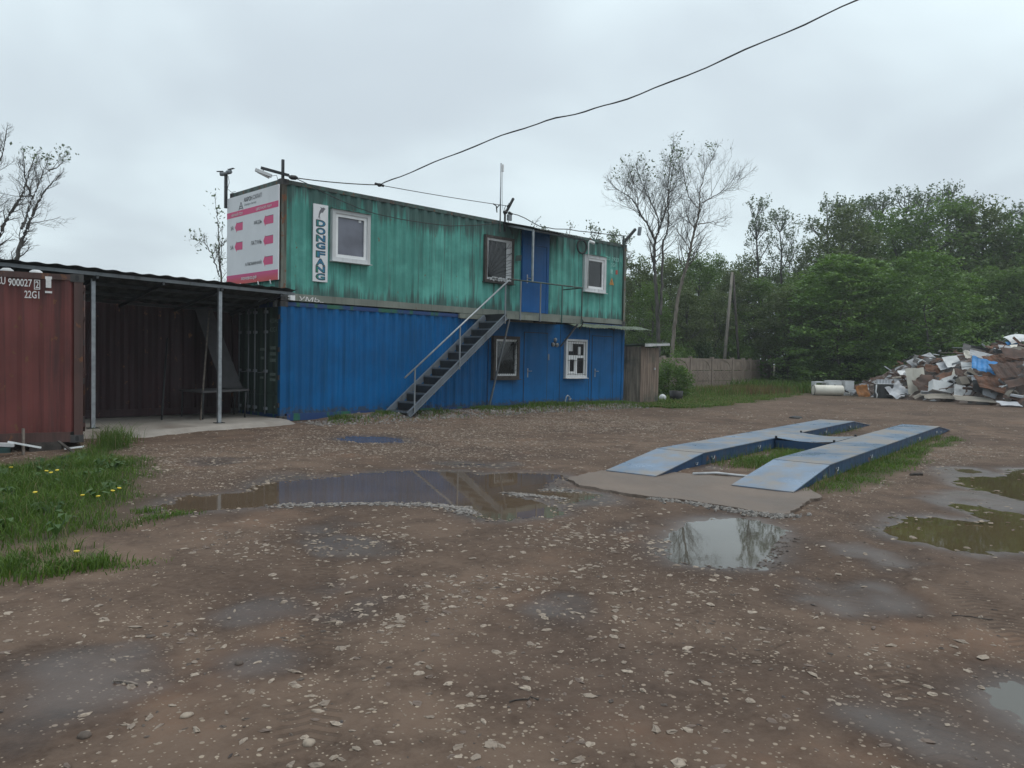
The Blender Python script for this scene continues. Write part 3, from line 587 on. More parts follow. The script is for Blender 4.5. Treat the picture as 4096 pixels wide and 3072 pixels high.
# upright lettered board on the long side
ds = thing('lettered_board', 'tall narrow white board with stacked blue letters and a leaping dolphin', 'sign', (.935, -.02, 3.07))
m = MB(); m.box(.75, 1.12, -.03, -.008, 3.07, 4.77); m.build('panel', M_SIGNWHITE, ds)
M_TEAL = paint('letter_blue_green', (.02, .16, .30), (.02, .19, .10), .9, (.45, .55), .9, .5, seed=41)
for ch, s_ in zip('DONGFANG', (.245, .345, .44, .535, .645, .745, .84, .935)):
    z = 4.77 - 1.70 * s_
    text('letter_outline', ch, M_INK, ds, (.815, -.031, z - .078), (1, 0, 0), (0, 0, 1), .245, .158, .06, .0); text('letter', ch, M_TEAL, ds, (.833, -.031, z - .058), (1, 0, 0), (0, 0, 1), .209, .118, .025, .003)
DP = [(260, 500), (280, 420), (320, 340), (370, 290), (345, 250), (320, 215), (410, 255), (500, 240), (545, 275), (590, 300), (540, 330), (510, 370), (470, 430), (450, 470), (425, 430), (370, 460), (320, 510), (302, 580), (322, 650), (315, 720), (285, 640), (268, 605), (240, 640), (215, 705), (225, 630), (250, 580)]
D = [(.75 + x * .000514, 4.77 - (y - 70 - .14 * x) * .00055) for x, y in DP]
m = MB(); m.prism([(x, -.0335, z) for x, z in D], (0, .0025, 0)); m.build('dolphin', M_GREYINK, ds)

# ---------------------------------------------------------------- stair, landing, awnings
st = thing('steel_staircase', 'steel outside stair with open treads and one handrail against the blue container', 'staircase', (2.75, -.6, .08))
a0, a1 = Vector((2.68, 0, .11)), Vector((5.78, 0, 2.53)); dr = (a1 - a0)
for y, nm in ((-.99, 'stringer'), (-.22, 'stringer')):
    m = MB(); p = a0 + Vector((0, y, 0)); q = a1 + Vector((0, y, 0)); nrm = Vector((-dr.z, 0, dr.x)).normalized()
    m.beam(p, q, .012, .135, up=nrm); s_ = -1 if y < -.5 else 1
    for k in (.063, -.063): m.beam(p + nrm * k + Vector((0, s_ * .03, 0)), q + nrm * k + Vector((0, s_ * .03, 0)), .048, .01, up=nrm)
    m.build('stringer', M_STRING, st)
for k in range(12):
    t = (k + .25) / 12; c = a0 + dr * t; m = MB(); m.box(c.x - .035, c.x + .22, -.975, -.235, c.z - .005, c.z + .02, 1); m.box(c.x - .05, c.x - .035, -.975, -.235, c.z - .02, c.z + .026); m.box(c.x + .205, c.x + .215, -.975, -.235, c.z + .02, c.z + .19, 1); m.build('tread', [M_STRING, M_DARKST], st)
m = MB(); m.tube([(2.55, -1.02, .96), (5.85, -1.02, 3.47)], .022, 8); h = m.build('handrail', M_GALV, st)
for x, z0, z1 in ((2.84, .15, 1.18), (4.2, 1.16, 2.215), (5.72, 2.34, 3.37)):
    m = MB(); m.box(x - .014, x + .014, -1.035, -1.007, z0, z1); m.build('rail_post', M_GREYST, h)
pl = thing('stair_landing', 'steel landing with railing in front of the upper blue door', 'landing', (7.3, -.5, 2.47))
m = MB(); m.box(5.80, 8.80, -1.0, -.955, 2.47, 2.60); m.build('front_channel', M_GREYRAIL, pl)
m = MB(); m.box(5.0, 8.80, -.08, -.03, 2.47, 2.595); m.build('wall_beam', M_GREYRAIL, pl)
m = MB(); m.box(5.80, 8.80, -.953, -.082, 2.575, 2.60); m.build('deck', M_DARKST, pl)
for x in (5.82, 6.8, 7.8, 8.76):
    m = MB(); m.box(x - .03, x + .03, -.953, -.082, 2.48, 2.573); m.build('joist', M_DARKST, pl)
m = MB(); m.tube([(5.80, -1.02, 3.49), (8.78, -1.02, 3.49)], .02, 8); m.tube([(8.78, -1.0, 3.49), (9.06, -.01, 3.50)], .018, 6); h = m.build('guard_rail', M_GREENRAIL, pl)
for x in (6.28, 7.04, 7.92, 8.77):
    m = MB(); m.box(x - .014, x + .014, -1.033, -1.006, 2.45, 3.48); m.build('rail_post', M_GREENRAIL if x > 7.5 else M_GREYST, h)
for p, q in (((5.92, -.98, 2.46), (6.16, -.03, .16)), ((8.66, -.98, 2.46), (9.06, .0, 1.84))):
    m = MB(); m.beam(p, q, .04, .04); m.build('brace', M_GREYST, pl)
aw = thing('door_awning', 'dark tin canopy on one post over the upper door', 'awning', (7.7, -.5, 4.8))
def wavy(u, v, x0, x1, y0, y1, z0, z1, am=.012, per=.15, sag=0):
    x = x0 + (x1 - x0) * u; y = y0 + (y1 - y0) * v
    return (x, y, z0 + (z1 - z0) * v + am * math.sin(x / per * 2 * math.pi) + sag * (mnoise.noise((x * 1.3, y * .7, 3)) + .6 * mnoise.noise((x * 3.1, y, 1))))
m = MB(); m.grid(lambda u, v: wavy(u, v, 6.62, 8.95, -1.08, .08, 4.90, 5.17, .012, .12, .03), 90, 4, sm=True); m.build('tin_sheet', M_ROOF, aw)
m = MB(); m.beam((6.72, -1.02, 4.845), (6.76, .0, 5.09), .04, .05); m.build('rafter', M_GALV, aw)
m = MB(); m.beam((6.72, -1.0, 4.845), (8.85, -1.0, 4.845), .04, .04); m.build('front_bar', M_DARKST, aw)
m = MB(); m.box(6.70, 6.745, -1.03, -.985, 3.50, 4.86); m.build('post', M_GALV, aw)
l2 = thing('tin_awning', 'mossy corrugated tin awning over the lower blue doors', 'awning', (11, -.3, 2.4))
M_MOSS = paint('mossy_tin', (.12, .15, .11), (.06, .075, .05), .8, (.45, .6), .64, .7, seed=51)
m = MB(); m.grid(lambda u, v: wavy(u, v, 9.15, 13.0, -.52, -.005, 2.41 + .03 * u, 2.555, .014, .14, .02), 130, 3, sm=True); m.build('tin_sheet', M_MOSS, l2)
for x in (9.4, 11.0, 12.1):
    m = MB(); m.beam((x, -.48, 2.385), (x, -.01, 2.51), .03, .03); m.build('bracket', M_DARKST, l2)
hose = MB(); hose.tube([(8.84, -.96, 2.62), (8.9, -.97, 2.55), (8.93, -.92, 2.45), (8.92, -.85, 2.38), (8.94, -.8, 2.33)], .016, 6)
tag(hose.build('hose', M_BLACK), 'short black hose hanging beside the end post of the landing', 'hose')
# ---------------------------------------------------------------- things fixed to the containers
def mast(name, label, cat, loc): return thing(name, label, cat, loc)
t = mast('camera_mast', 'dark pole with two cameras beside the price board', 'camera mast', (-.07, 2.5, 4.85))
m = MB(); m.box(-.10, -.04, 2.47, 2.53, 4.85, 5.62); m.build('pole', M_DARKST, t)
for (c, d, L) in (((-.11, 2.55, 5.65), (-.75, .5, -.12), .2), ((-.05, 2.42, 5.68), (.45, -.75, .12), .22)):
    d = Vector(d).normalized(); c = Vector(c); m = MB(); m.lathe([(.001, -.06), (.035, -.055), (.05, -.02), (.05, .05), (.04, .08), (.001, .08)], c, d, 14); k = m.build('camera', M_GREYST, t)
    m = MB(); m.beam(c + d * .0 + Vector((0, 0, .058)), c + d * .15 + Vector((0, 0, .065)), .08, .01); m.build('visor', M_GREYST, k)
    m = MB(); m.tube([c, Vector((-.07, 2.5, 5.6))], .02, 6); m.build('bracket', M_DARKST, k)
m = MB(); m.tube([(-.04, 2.45, 5.6), (-.02, 2.43, 5.45), (-.05, 2.46, 5.3), (-.03, 2.3, 5.2), (-.02, 2.1, 5.19)], .006, 4); m.build('cable', M_BLACK, t)
t = mast('lamp_cross', 'dark iron cross carrying a fluorescent lamp on the roof corner', 'lamp mast', (.06, .06, 5.19))
m = MB(); m.box(.035, .085, .035, .085, 5.19, 5.60); m.build('post', M_DARKST, t)
m = MB(); m.beam((.14, -.06, 5.26), (-.36, .22, 5.375), .05, .055); m.build('cross_bar', M_DARKST, t)
c0 = Vector((-.47, .24, 5.315)); c1 = Vector((-.20, .06, 5.205)); m = MB(); m.beam(c0, c1, .11, .06); k = m.build('lamp_housing', M_WHITEOLD, t)
m = MB(); m.tube([c0 + Vector((.04, -.02, -.045)), c1 + Vector((-.04, .02, -.045))], .02, 8); m.build('lamp_tube', M_WHITE, k)
m = MB(); m.tube([c1, c1 + Vector((.1, -.03, .03)), c1 + Vector((.12, -.05, -.07))], .006, 4); m.tube([(-.33, .19, 5.37), (-.33, .16, 5.27)], .01, 4); m.build('hanger', M_BLACK, k)
t = mast('antenna_mast', 'tall thin grey antenna mast rising above the green container', 'antenna', (6.44, -.03, 4.9))
m = MB(); m.tube([(6.44, -.03, 4.88), (6.44, -.03, 6.72)], .019, 8); m.build('pole', M_GALV, t)
m = MB(); m.box(6.475, 6.53, -.05, -.01, 6.5, 6.69); m.build('antenna', M_WHITE, t)
m = MB(); m.tube([(6.5, -.03, 6.5), (6.47, -.06, 6.1), (6.48, -.065, 5.6), (6.52, -.07, 5.4), (6.62, -.05, 5.2)], .006, 4); m.build('cable', M_BLACK, t)
t = mast('cable_bracket', 'black bracket with insulators holding the overhead cable on the roof edge', 'bracket', (6.62, -.03, 4.9))
m = MB(); m.box(6.6, 6.64, -.05, -.01, 4.9, 5.45); m.build('pole', M_DARKST, t)
m = MB(); m.beam((6.64, -.03, 5.4), (6.90, -.06, 5.84), .06, .055); m.build('arm', M_BLACK, t)
for (c, d) in (((6.74, -.05, 5.62), (.5, 0, .86)), ((6.60, -.06, 5.42), (1, .1, .1)), ((6.80, -.05, 5.42), (1, 0, -.2))):
    m = MB(); m.lathe([(.02, -.07), (.045, -.05), (.02, -.02), (.045, 0), (.02, .03), (.04, .06), (.001, .07)], c, d, 10); m.build('insulator', M_BLACK, t)
m = MB(); m.box(6.70, 6.84, -.08, -.02, 5.22, 5.38); m.build('junction_box', M_GREYST, t)
m = MB(); m.tube([(6.7, -.06, 5.24), (6.72, -.08, 5.1), (6.85, -.06, 4.95), (6.9, -.04, 4.85)], .01, 5); m.tube([(6.62, -.05, 5.6), (6.57, -.06, 5.52), (6.6, -.06, 5.42)], .01, 5); m.build('cable', M_BLACK, t)
t = mast('corner_camera_pole', 'thin pole with an angled black lamp arm on the far end of the green container', 'camera mast', (11.95, -.05, 2.75))
m = MB(); m.tube([(11.97, -.05, 2.72), (11.97, -.05, 5.2), (11.94, -.05, 5.45)], .028, 8); m.build('pole', M_GREENRAIL, t)
m = MB(); m.beam((11.97, -.05, 5.25), (12.46, -.12, 5.72), .07, .075); m.build('arm', M_BLACK, t)
m = MB(); m.obox((12.58, -.2, 5.66), (.07, .1, .27), Matrix.Rotation(.2, 3, 'Y')); m.build('lamp_head', M_GREYST, t)
m = MB(); m.box(11.9, 11.93, -.07, -.03, 5.2, 5.42); m.box(12.02, 12.12, -.1, -.0, 5.31, 5.38); m.build('clamp', M_DARKST, t)
t = mast('white_camera', 'small white camera on a conduit above the farther upper window', 'camera', (10.1, -.1, 3.66))
m = MB(); m.tube([(10.09, -.13, 3.62), (10.09, -.13, 5.0), (10.13, -.13, 5.04)], .022, 6); m.build('conduit', M_WHITEOLD, t)
m = MB(); m.lathe([(.001, -.08), (.04, -.08), (.045, .0), (.045, .09), (.001, .09)], (10.2, -.16, 5.03), (.8, -.3, -.25), 12); m.build('camera', M_WHITE, t)
m = MB(); P = [(9.86 + .19 * math.cos(a) * 1.0, -.06 - .02 * math.cos(a), 4.86 + .2 * math.sin(a)) for a in [2 * math.pi * k / 24 for k in range(25)]]; m.tube(P, .028, 6, cap=False)
tag(m.build('cable_coil', M_BLACK), 'coil of black cable hanging beside the white camera conduit', 'cable coil')
m = MB(); m.box(.20, .31, -.06, .003, 2.615, 2.725); m.box(.17, .20, -.02, .0, 2.63, 2.65); m.box(.17, .20, -.02, .0, 2.69, 2.71)
tag(m.build('junction_box', M_WHITE), 'small white square box low on the corner of the green container', 'junction box')
m = MB(); m.prism([(11.32, .004, 3.84), (11.55, .004, 3.84), (11.435, .004, 4.07)], (0, -.003, 0)); M_ORANGE = plain('orange_sticker', (.42, .19, .03), .5)
t = thing('warning_triangle', 'orange warning triangle sticker on the green wall past the last upper window', 'sticker', (11.43, 0, 3.84)); m.build('backing', M_ORANGE, t)
m = MB(); m.prism([(11.43, .0005, 3.99), (11.405, .0005, 3.93), (11.43, .0005, 3.94), (11.42, .0005, 3.87), (11.455, .0005, 3.95), (11.43, .0005, 3.94)], (0, -.002, 0)); m.build('bolt_mark', M_INK, t)
M_REDST = plain('red_sticker', (.35, .06, .04), .5)
m = MB(); m.box(11.63, 11.73, -.0, .004, 4.19, 4.33); tag(m.build('red_sticker', M_REDST), 'small faded red sticker above the orange triangle', 'sticker')
m = MB(); m.box(11.36, 11.47, .0, .004, 4.19, 4.33); tag(m.build('pale_sticker', M_FADEDLET2), 'small pale worn sticker between the last upper window and the red one', 'sticker')
t = mast('round_lamps', 'cluster of three round grey lamp glasses on the lower wall beside a blue door', 'lamp', (8.83, -.08, 1.85))
for (x, z) in ((8.82, 2.02), (8.73, 1.88), (8.90, 1.87)):
    m = MB(); m.lathe([(.06, -.08), (.062, -.02), (.05, .0), (.001, .012)], (x, -.02, z), (0, -1, 0), 16); m.build('lamp_glass', M_GREYST, t)
m = MB(); m.box(8.66, 8.98, -.005, .02, 1.83, 1.93); m.box(8.79, 8.85, -.005, .02, 1.94, 2.08); m.build('back_plate', M_DARKST, t)
m = MB(); P = [(9.12, -.16, .0), (9.13, -.16, .2), (9.16, -.16, .34), (9.22, -.17, .385), (9.28, -.18, .35), (9.29, -.18, .27)]
t = mast('standpipe', 'bent grey water standpipe with a tap under the barred lower window', 'standpipe', (9.2, -.16, .0)); m.tube(P, .02, 8); m.build('pipe', M_GALV, t)
m = MB(); m.box(9.27, 9.33, -.2, -.16, .24, .3); m.beam((9.30, -.18, .31), (9.36, -.2, .28), .02, .02); m.build('tap', M_GALV, t)
# ---------------------------------------------------------------- cables
def cat_(p, q, n, sag): 
    p = Vector(p); q = Vector(q); return [p.lerp(q, i / n) - Vector((0, 0, sag * 4 * (i / n) * (1 - i / n))) for i in range(n + 1)]
K = Vector((2.40, -.15, 5.43))
A = [K, Vector((2.35, -4.6, 5.80)), Vector((3.1, -7.0, 6.16)), Vector((4.11, -10.35, 7.10)), Vector((4.6, -12.1, 7.66)), Vector((6, -17, 9.4))]
P = []
for i in range(len(A) - 1):
    p0, p1, p2, p3 = A[max(0, i - 1)], A[i], A[i + 1], A[min(len(A) - 1, i + 2)]
    for k in range(12):
        u = k / 12; P.append(.5 * ((2 * p1) + (p2 - p0) * u + (2 * p0 - 5 * p1 + 4 * p2 - p3) * u * u + (3 * p1 - p0 - 3 * p2 + p3) * u ** 3))
P.append(A[-1]); P = [p + Vector((0, 0, .012 * math.sin(i * 1.3))) for i, p in enumerate(P)]
m = MB(); m.tube(P, .011, 6, cap=False)
for i in range(0, len(P) - 1, 1):                      # the second wire twisted round the first
    pass
t2 = [p + Vector((0, .008 * math.cos(i * .9), .011 * math.sin(i * .9))) for i, p in enumerate(P)]; m.tube(t2, .007, 5, cap=False)
t = thing('overhead_cable', 'thick twisted black cable crossing the sky down to the container roof', 'cable', tuple(K)); m.build('cable', M_BLACK, t)
m = MB(); m.ball(K, .055, (1, 1, .8), 5); m.tube([K + Vector((-.12, 0, .01)), K + Vector((.12, 0, .0))], .03, 6); m.build('clamp', M_BLACK, t)
m = MB(); m.tube(cat_((.16, -.1, 5.22), K, 14, .03), .012, 5, cap=False); m.lathe([(.02, -.1), (.05, -.05), (.05, .05), (.02, .1)], (.22, -.1, 5.225), (1, 0, .1), 8)
tag(m.build('cable', M_BLACK), 'black cable from the lamp cross to the knot of the overhead cable', 'cable')
m = MB(); m.tube(cat_(K, (6.68, -.08, 5.60), 16, .02), .009, 5, cap=False); m.tube([(6.1, -.1, 5.57), (6.22, -.1, 5.53), (6.25, -.1, 5.36), (6.24, -.1, 5.48), (6.34, -.1, 5.58)], .016, 5)
tag(m.build('cable', M_BLACK), 'thin cable running from the knot past the antenna mast to its bracket', 'cable')
pts = [(.11, -.06, 5.27), (.4, -.06, 5.2), (.65, -.06, 5.14), (1.0, -.06, 5.03), (1.41, -.06, 4.93), (1.9, -.06, 4.83), (2.36, -.06, 4.77), (3.1, -.06, 4.745), (3.84, -.06, 4.755), (4.65, -.06, 4.79), (5.5, -.06, 4.92), (6.42, -.06, 5.1)]
m = MB(); m.tube(pts, .010, 5, cap=False); tag(m.build('cable', M_BLACK), 'thin cable sagging across the top of the green wall', 'cable')
pts = [(6.81, -.05, 5.42), (7.1, -.05, 5.415), (7.39, -.05, 5.37), (7.7, -.05, 5.29), (8.0, -.05, 5.225), (8.64, -.05, 5.235), (9.19, -.05, 5.30), (9.7, -.05, 5.31), (10.3, -.05, 5.35), (11, -.05, 5.385), (11.6, -.05, 5.41), (12.05, -.05, 5.46)]
m = MB(); m.tube(pts, .013, 5, cap=False); m.tube([(9.19, -.05, 5.3), (9.19, .03, 5.12)], .008, 4); tag(m.build('cable', M_BLACK), 'wavy cable above the roof edge from the bracket to the corner pole', 'cable')

# ---------------------------------------------------------------- lean-to between the containers
ls = thing('lean_to', 'open lean-to with a dark wavy tin roof on two thin posts', 'lean-to', (-2.6, .6, .08))
for x, y in ((-3.78, -.34), (-1.55, -.48)):
    m = MB(); m.box(x - .033, x + .033, y - .033, y + .033, .09, 2.72); p = m.build('post', M_GALV, ls)
    m = MB(); m.box(x - .09, x + .09, y - .07, y + .07, .082, .092); m.build('foot_plate', M_DARKST, p)
def roofz(x, v): return 2.90 - .02 * (x + 5.2) - .36 * v
M_ROOFT = paint('old_tin_roof', (.05, .055, .054), (.02, .023, .021), .8, (.42, .6), .66, .8, seed=61)
m = MB(); m.grid(lambda u, v: (lambda x: (x + .05 * v, -.66 + .03 * mnoise.noise((x * 2, 7, 1)) + (2.45 + .06 * x / 5) * v, roofz(x, v) + .010 * math.sin(x / .30 * 2 * math.pi) + .02 * mnoise.noise((x * 1.1, v, 2))))(-5.35 + 5.38 * u), 150, 6, sm=True); m.build('tin_sheet', M_ROOFT, ls)
for v in (.06, .36, .68, .96):
    m = MB(); y = -.66 + 2.42 * v; m.beam((-5.3, y, roofz(-5.3, v) - .06), (.0 if v > .1 else .03, y, roofz(0, v) - .06), .05, .06); m.build('purlin', M_DARKST if v > .1 else M_GREYST, ls)
for x in (-5.1, -3.78, -2.66, -1.55, -.3):
    m = MB(); m.beam((x, -.6, roofz(x, .03) - .125), (x, 1.74, roofz(x, .98) - .125), .04, .06); m.build('rafter', M_DARKST, ls)
# dark red container along the back of the lean-to and the numbered one in front
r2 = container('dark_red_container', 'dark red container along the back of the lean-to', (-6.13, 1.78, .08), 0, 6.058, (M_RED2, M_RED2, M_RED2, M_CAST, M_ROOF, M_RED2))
PHI = R(-15); rl = 6.058; ex = Vector((math.cos(PHI), math.sin(PHI), 0))
rc = Vector((-4.43, -2.08, .03)) - ex * rl
red = container('red_container', 'rust red container marked 22G1 standing on blocks beside the grass', rc, PHI, rl, (M_RED, M_REDPOST, M_REDPOST, M_CAST, M_ROOF, M_REDPOST), 'x1')
def rtext(s_, x1, z, h, w): text('marking', s_, M_LETTERW, red, (x1, .0, z), (1, 0, 0), (0, 0, 1), w, h, .012, .006, 1)
rtext('CU', rl - 1.012, 2.375, .112, .115); rtext('900027', rl - .678, 2.36, .112, .30); rtext('2', rl - .60 + .010, 2.345, .105, .045); rtext('22G1', rl - .585, 2.19, .112, .19)
m = MB(); m.ring(rl - .652, rl - .575, 2.325, 2.47, .009, -.008, -.002); m.build('marking_box', M_LETTERW, red)
m = MB(); m.box(rl - .50, rl - .43, -.03, .014, 2.36, 2.49); m.box(rl - .51, rl - .42, -.012, .014, 2.49, 2.53); m.box(rl - .51, rl - .42, -.012, .014, 2.28, 2.31); m.build('vent_cover', M_LETTERW, red)
for k, x in enumerate((rl - 1.0, rl - .63)):
    m = MB(); m.lathe([(.09, 0), (.085, .02), (.05, .045), (.001, .05)], (x, .1, 2.58), (0, 0, 1), 12); tag(m.move(rc).build('snow_patch', M_WHITEOLD) if False else m.build('roof_patch', M_WHITEOLD, red))
# rubbish and blocks under the red container
def at_red(x, y, z): 
    v = Matrix.Rotation(PHI, 3, 'Z') @ Vector((x, y, 0)); return Vector((rc.x + v.x, rc.y + v.y, z))
def board(name, p, q, w_, h_, mat, label, cat, group=None):
    m = MB(); m.beam(p, q, w_, h_); return tag(m.build(name, mat), label, cat, group)
M_TEALST = plain('teal_old_beam', (.03, .075, .075), .6, var=.4); M_PALE = plain('pale_board', (.42, .42, .43), .7, var=.2)
board('steel_beam', at_red(2.6, .05, -.10), at_red(5.1, .08, -.10), .12, .17, M_TEALST, 'dark teal beam lying under the red container', 'beam')
board('brown_plank', at_red(3.9, -.22, -.18), at_red(5.9, -.18, -.19), .08, .03, M_WOODGREY, 'long grey plank on the ground in front of the red container', 'plank')
board('pale_board', at_red(3.5, -.1, .03), at_red(4.72, -.12, -.01), .1, .07, M_PALE, 'pale narrow board sticking out under the red container', 'board')
board('pale_board', at_red(4.68, -.16, .08), at_red(5.16, -.22, .045), .1, .05, M_PALE, 'pale slat under the red container behind the upright stake', 'board')
board('white_batten', at_red(5.08, -.2, .095), at_red(5.5, -.3, .0), .02, .025, M_WHITE, 'thin white batten slanting down in front of the container blocks', 'batten')
board('stake', at_red(5.27, -.15, -.25), at_red(5.27, -.14, .28), .06, .03, M_WOODGREY, 'short weathered stake standing against the red container', 'stake')
board('dark_lath', at_red(5.72, -.12, .07), at_red(5.98, -.36, -.14), .05, .02, M_DARKWOOD, 'dark lath leaning under the corner of the red container', 'lath')
board('white_strip', at_red(5.8, -.12, -.05), at_red(6.06, -.14, -.02), .06, .02, M_WHITE, 'white plastic strip under the corner of the red container', 'strip')
board('white_strip', at_red(5.84, -.2, -.1), at_red(6.08, -.2, -.09), .05, .02, M_WHITE, 'lower white plastic strip near the weeds at the container corner', 'strip')
for x in (.4, 5.55):
    m = MB(); c = at_red(x, .25, -.12); m.obox(c, (.42, .5, .34), Matrix.Rotation(PHI, 3, 'Z')); tag(m.build('support_block', M_DARKWOOD if x > 1 else M_FENCE), 'dark block under the corner of the red container' if x > 1 else 'concrete block under the hidden end of the red container', 'block')
# under the lean-to: bench, leaning board, poles, bundles on the ledge
M_DIMGREY = plain('dull_grey_board', (.055, .052, .055), .8, var=.2)
tb = thing('work_bench', 'low grey bench with pipe legs under the lean-to', 'bench', (-1.1, .8, .09))
m = MB(); m.prism([(-1.55, .3, .63), (-.5, .38, .66), (-.32, 1.35, .66), (-1.6, 1.35, .63)], (0, 0, .035)); m.build('top', M_DIMGREY, tb)
for x, y in ((-1.5, .36), (-.56, .42), (-.38, 1.3), (-1.54, 1.3)):
    m = MB(); m.tube([(x, y, .635), (x - .02, y, .09)], .018, 6); m.build('leg', M_DARKST, tb)
m = MB(); m.prism([(-1.22, 1.48, 2.40), (-.86, 1.45, 2.42), (-.36, 1.0, .70), (-.80, 1.02, .70)], (.015, .02, 0)); tag(m.build('leaning_board', M_DIMGREY), 'grey board leaning on the bench under the lean-to', 'board')
m = MB(); m.tube([(-1.58, .30, .09), (-1.0, 1.25, 2.36)], .018, 6); tag(m.build('leaning_pole', M_WOODGREY), 'thin pole leaning across the bench under the lean-to', 'pole')
m = MB(); m.tube([(-2.2, .7, .09), (-1.75, 1.6, 1.75)], .018, 6); tag(m.build('leaning_pole', M_DARKST), 'darker pole leaning on the back wall of the lean-to', 'pole')
for k, (y, z, a, b, c, mt, lb) in enumerate(((2.32, 2.62, .16, .2, .09, M_WHITE, 'white bundle at the far end of the ledge under the lean-to roof'), (2.0, 2.63, .16, .34, .08, M_PALE, 'grey bundle on the ledge beside the white one'), (1.25, 2.64, .14, .36, .1, M_WHITEOLD, 'dusty bundle in the middle of the ledge under the lean-to roof'), (.62, 2.65, .14, .4, .1, M_GREYST, 'grey roll on the ledge near the green container corner'))):
    m = MB(); m.ball((0, 0, 0), 1, (1, 1, 1), 5); m.v = [(-.08 + p[0] * a * .6, y + p[1] * b * .5 * (1 + .2 * mnoise.noise((p[0] * 2, p[1] * 2, k))), z - .04 + p[2] * c * (.6 + .3 * mnoise.noise((p[0] * 3, p[2] * 3, k)))) for p in m.v]; tag(m.build('bundle', mt), lb, 'bundle')
m = MB(); m.box(-.06, .02, .14, .22, 2.47, 2.60); tag(m.build('grey_box', M_GREYST), 'small grey box hanging under the ledge at the container corner', 'box')

# ---------------------------------------------------------------- weighing rails
ws = thing('vehicle_scale', 'blue steel weighing ramp with two parallel tracks in the yard', 'vehicle scale', (4.5, -9.6, 0), R(7.6), world=False)
M_SCALE = paint('worn_blue_deck', (.105, .165, .255), (.225, .195, .17), .9, (.44, .60), .70, .30, (.15, .215, .315), seed=71, sx=.9)
M_SCALES = paint('blue_beam_side', (.008, .045, .115), (.05, .05, .055), .7, (.48, .68), .62, .45, seed=72)
o_ = Vector((4.5, -9.6)); ca, sa = math.cos(R(7.6)), math.sin(R(7.6))
def wl(x, y): d = Vector((x, y)) - o_; return (d.x * ca + d.y * sa, -d.x * sa + d.y * ca)
for (cx, cy) in ((1.155, -9.235), (1.395, -10.89)):
    s0, t0 = wl(cx, cy); s1 = s0 + 8.15; hw = .355; hz = .20
    m = MB(); m.box(s0 + .008, s0 + 4.3, t0 - hw, t0 + hw, hz - .012, hz); m.box(s0 + 4.306, s1, t0 - hw, t0 + hw, hz - .012, hz); dk = m.build('deck_plate', M_SCALE, ws)
    for sd_ in (-1, 1):
        m = MB(); y = t0 + sd_ * (hw - .012); m.box(s0, s1, *sorted((y, y - sd_ * .012)), .035, hz - .0125); m.box(s0, s1, *sorted((y, y - sd_ * .07)), .025, .035); b = m.build('side_beam', M_SCALES, ws)
        for s_ in (s0 + .35, s0 + 2.2, s1 - 2.2, s1 - .35):
            m = MB(); P = [(s_ + .05 * math.cos(a), y + sd_ * .012, .125 + .045 * math.sin(a)) for a in [math.pi * (1 + k / 8) for k in range(9)]]; m.tube(P, .007, 5); m.build('lug', M_GALV, b)
        for s_ in (s0 + .8, s0 + 3.0, s0 + 5.2, s1 - .8):
            m = MB(); m.box(s_ - .05, s_ + .05, *sorted((y - sd_ * .1, y - sd_ * .02)), -.04, .025); m.build('foot', M_DARKST, b)
    for (sa_, sb_) in ((s0, s0 - 1.42), (s1, s1 + 1.5)):
        m = MB(); e_ = -1 if sb_ < sa_ else 1
        m.prism([(sa_, t0 - hw, hz - .004), (sa_, t0 + hw, hz - .004), (sb_, t0 + hw, .034), (sb_, t0 - hw, .034)], (0, 0, -.012)); rp_ = m.build('ramp', M_SCALE, ws)
        for sd_ in (-1, 1):
            m = MB(); y = t0 + sd_ * (hw - .015); m.prism([(sa_ + e_ * .012, y, hz - .02), (sb_, y, .022), (sa_ + e_ * .012, y, .01)], (0, -sd_ * .01, 0)); m.build('ramp_cheek', M_SCALES, rp_)
        m = MB(); P = [(sa_ + e_ * .2 + .035 * math.cos(a), t0 - hw + .003, .085 + .035 * math.sin(a)) for a in [math.pi * (1 + k / 8) for k in range(9)]]; m.tube(P, .006, 5); m.build('lug', M_GALV, rp_)
s0, t0 = wl(1.155, -9.235); s1, t1 = wl(1.395, -10.89)
m = MB(); m.grid(lambda u, v: (s0 + 2.95 + 1.35 * u, t1 + .36 + (t0 - t1 - .72) * v, .205 - .035 * math.sin(math.pi * v)), 4, 10, sm=True); m.build('cross_plate', M_SCALE, ws)
for s_ in (s0 + 2.96, s0 + 4.28):
    m = MB(); m.box(s_ - .006, s_ + .006, t1 + .36, t0 - .36, .04, .165); m.build('cross_beam', M_SCALES, ws)
for s_ in (s0 + 2.95, s0 + 4.3):
    m = MB(); m.tube([(s_, t1 + .37, .2), (s_, t1 + .37, .235)], .02, 8); m.tube([(s_, t0 - .37, .2), (s_, t0 - .37, .235)], .02, 8); m.build('bolt', M_DARKST, ws)
m = MB(); m.tube([(.33, -9.97, .035), (.6, -10.15, .04), (.7, -10.4, .03), (.72, -10.66, .035)], .018, 6); tag(m.build('pale_hose', M_PALE), 'pale hose lying on the ground between the two ramps', 'hose')

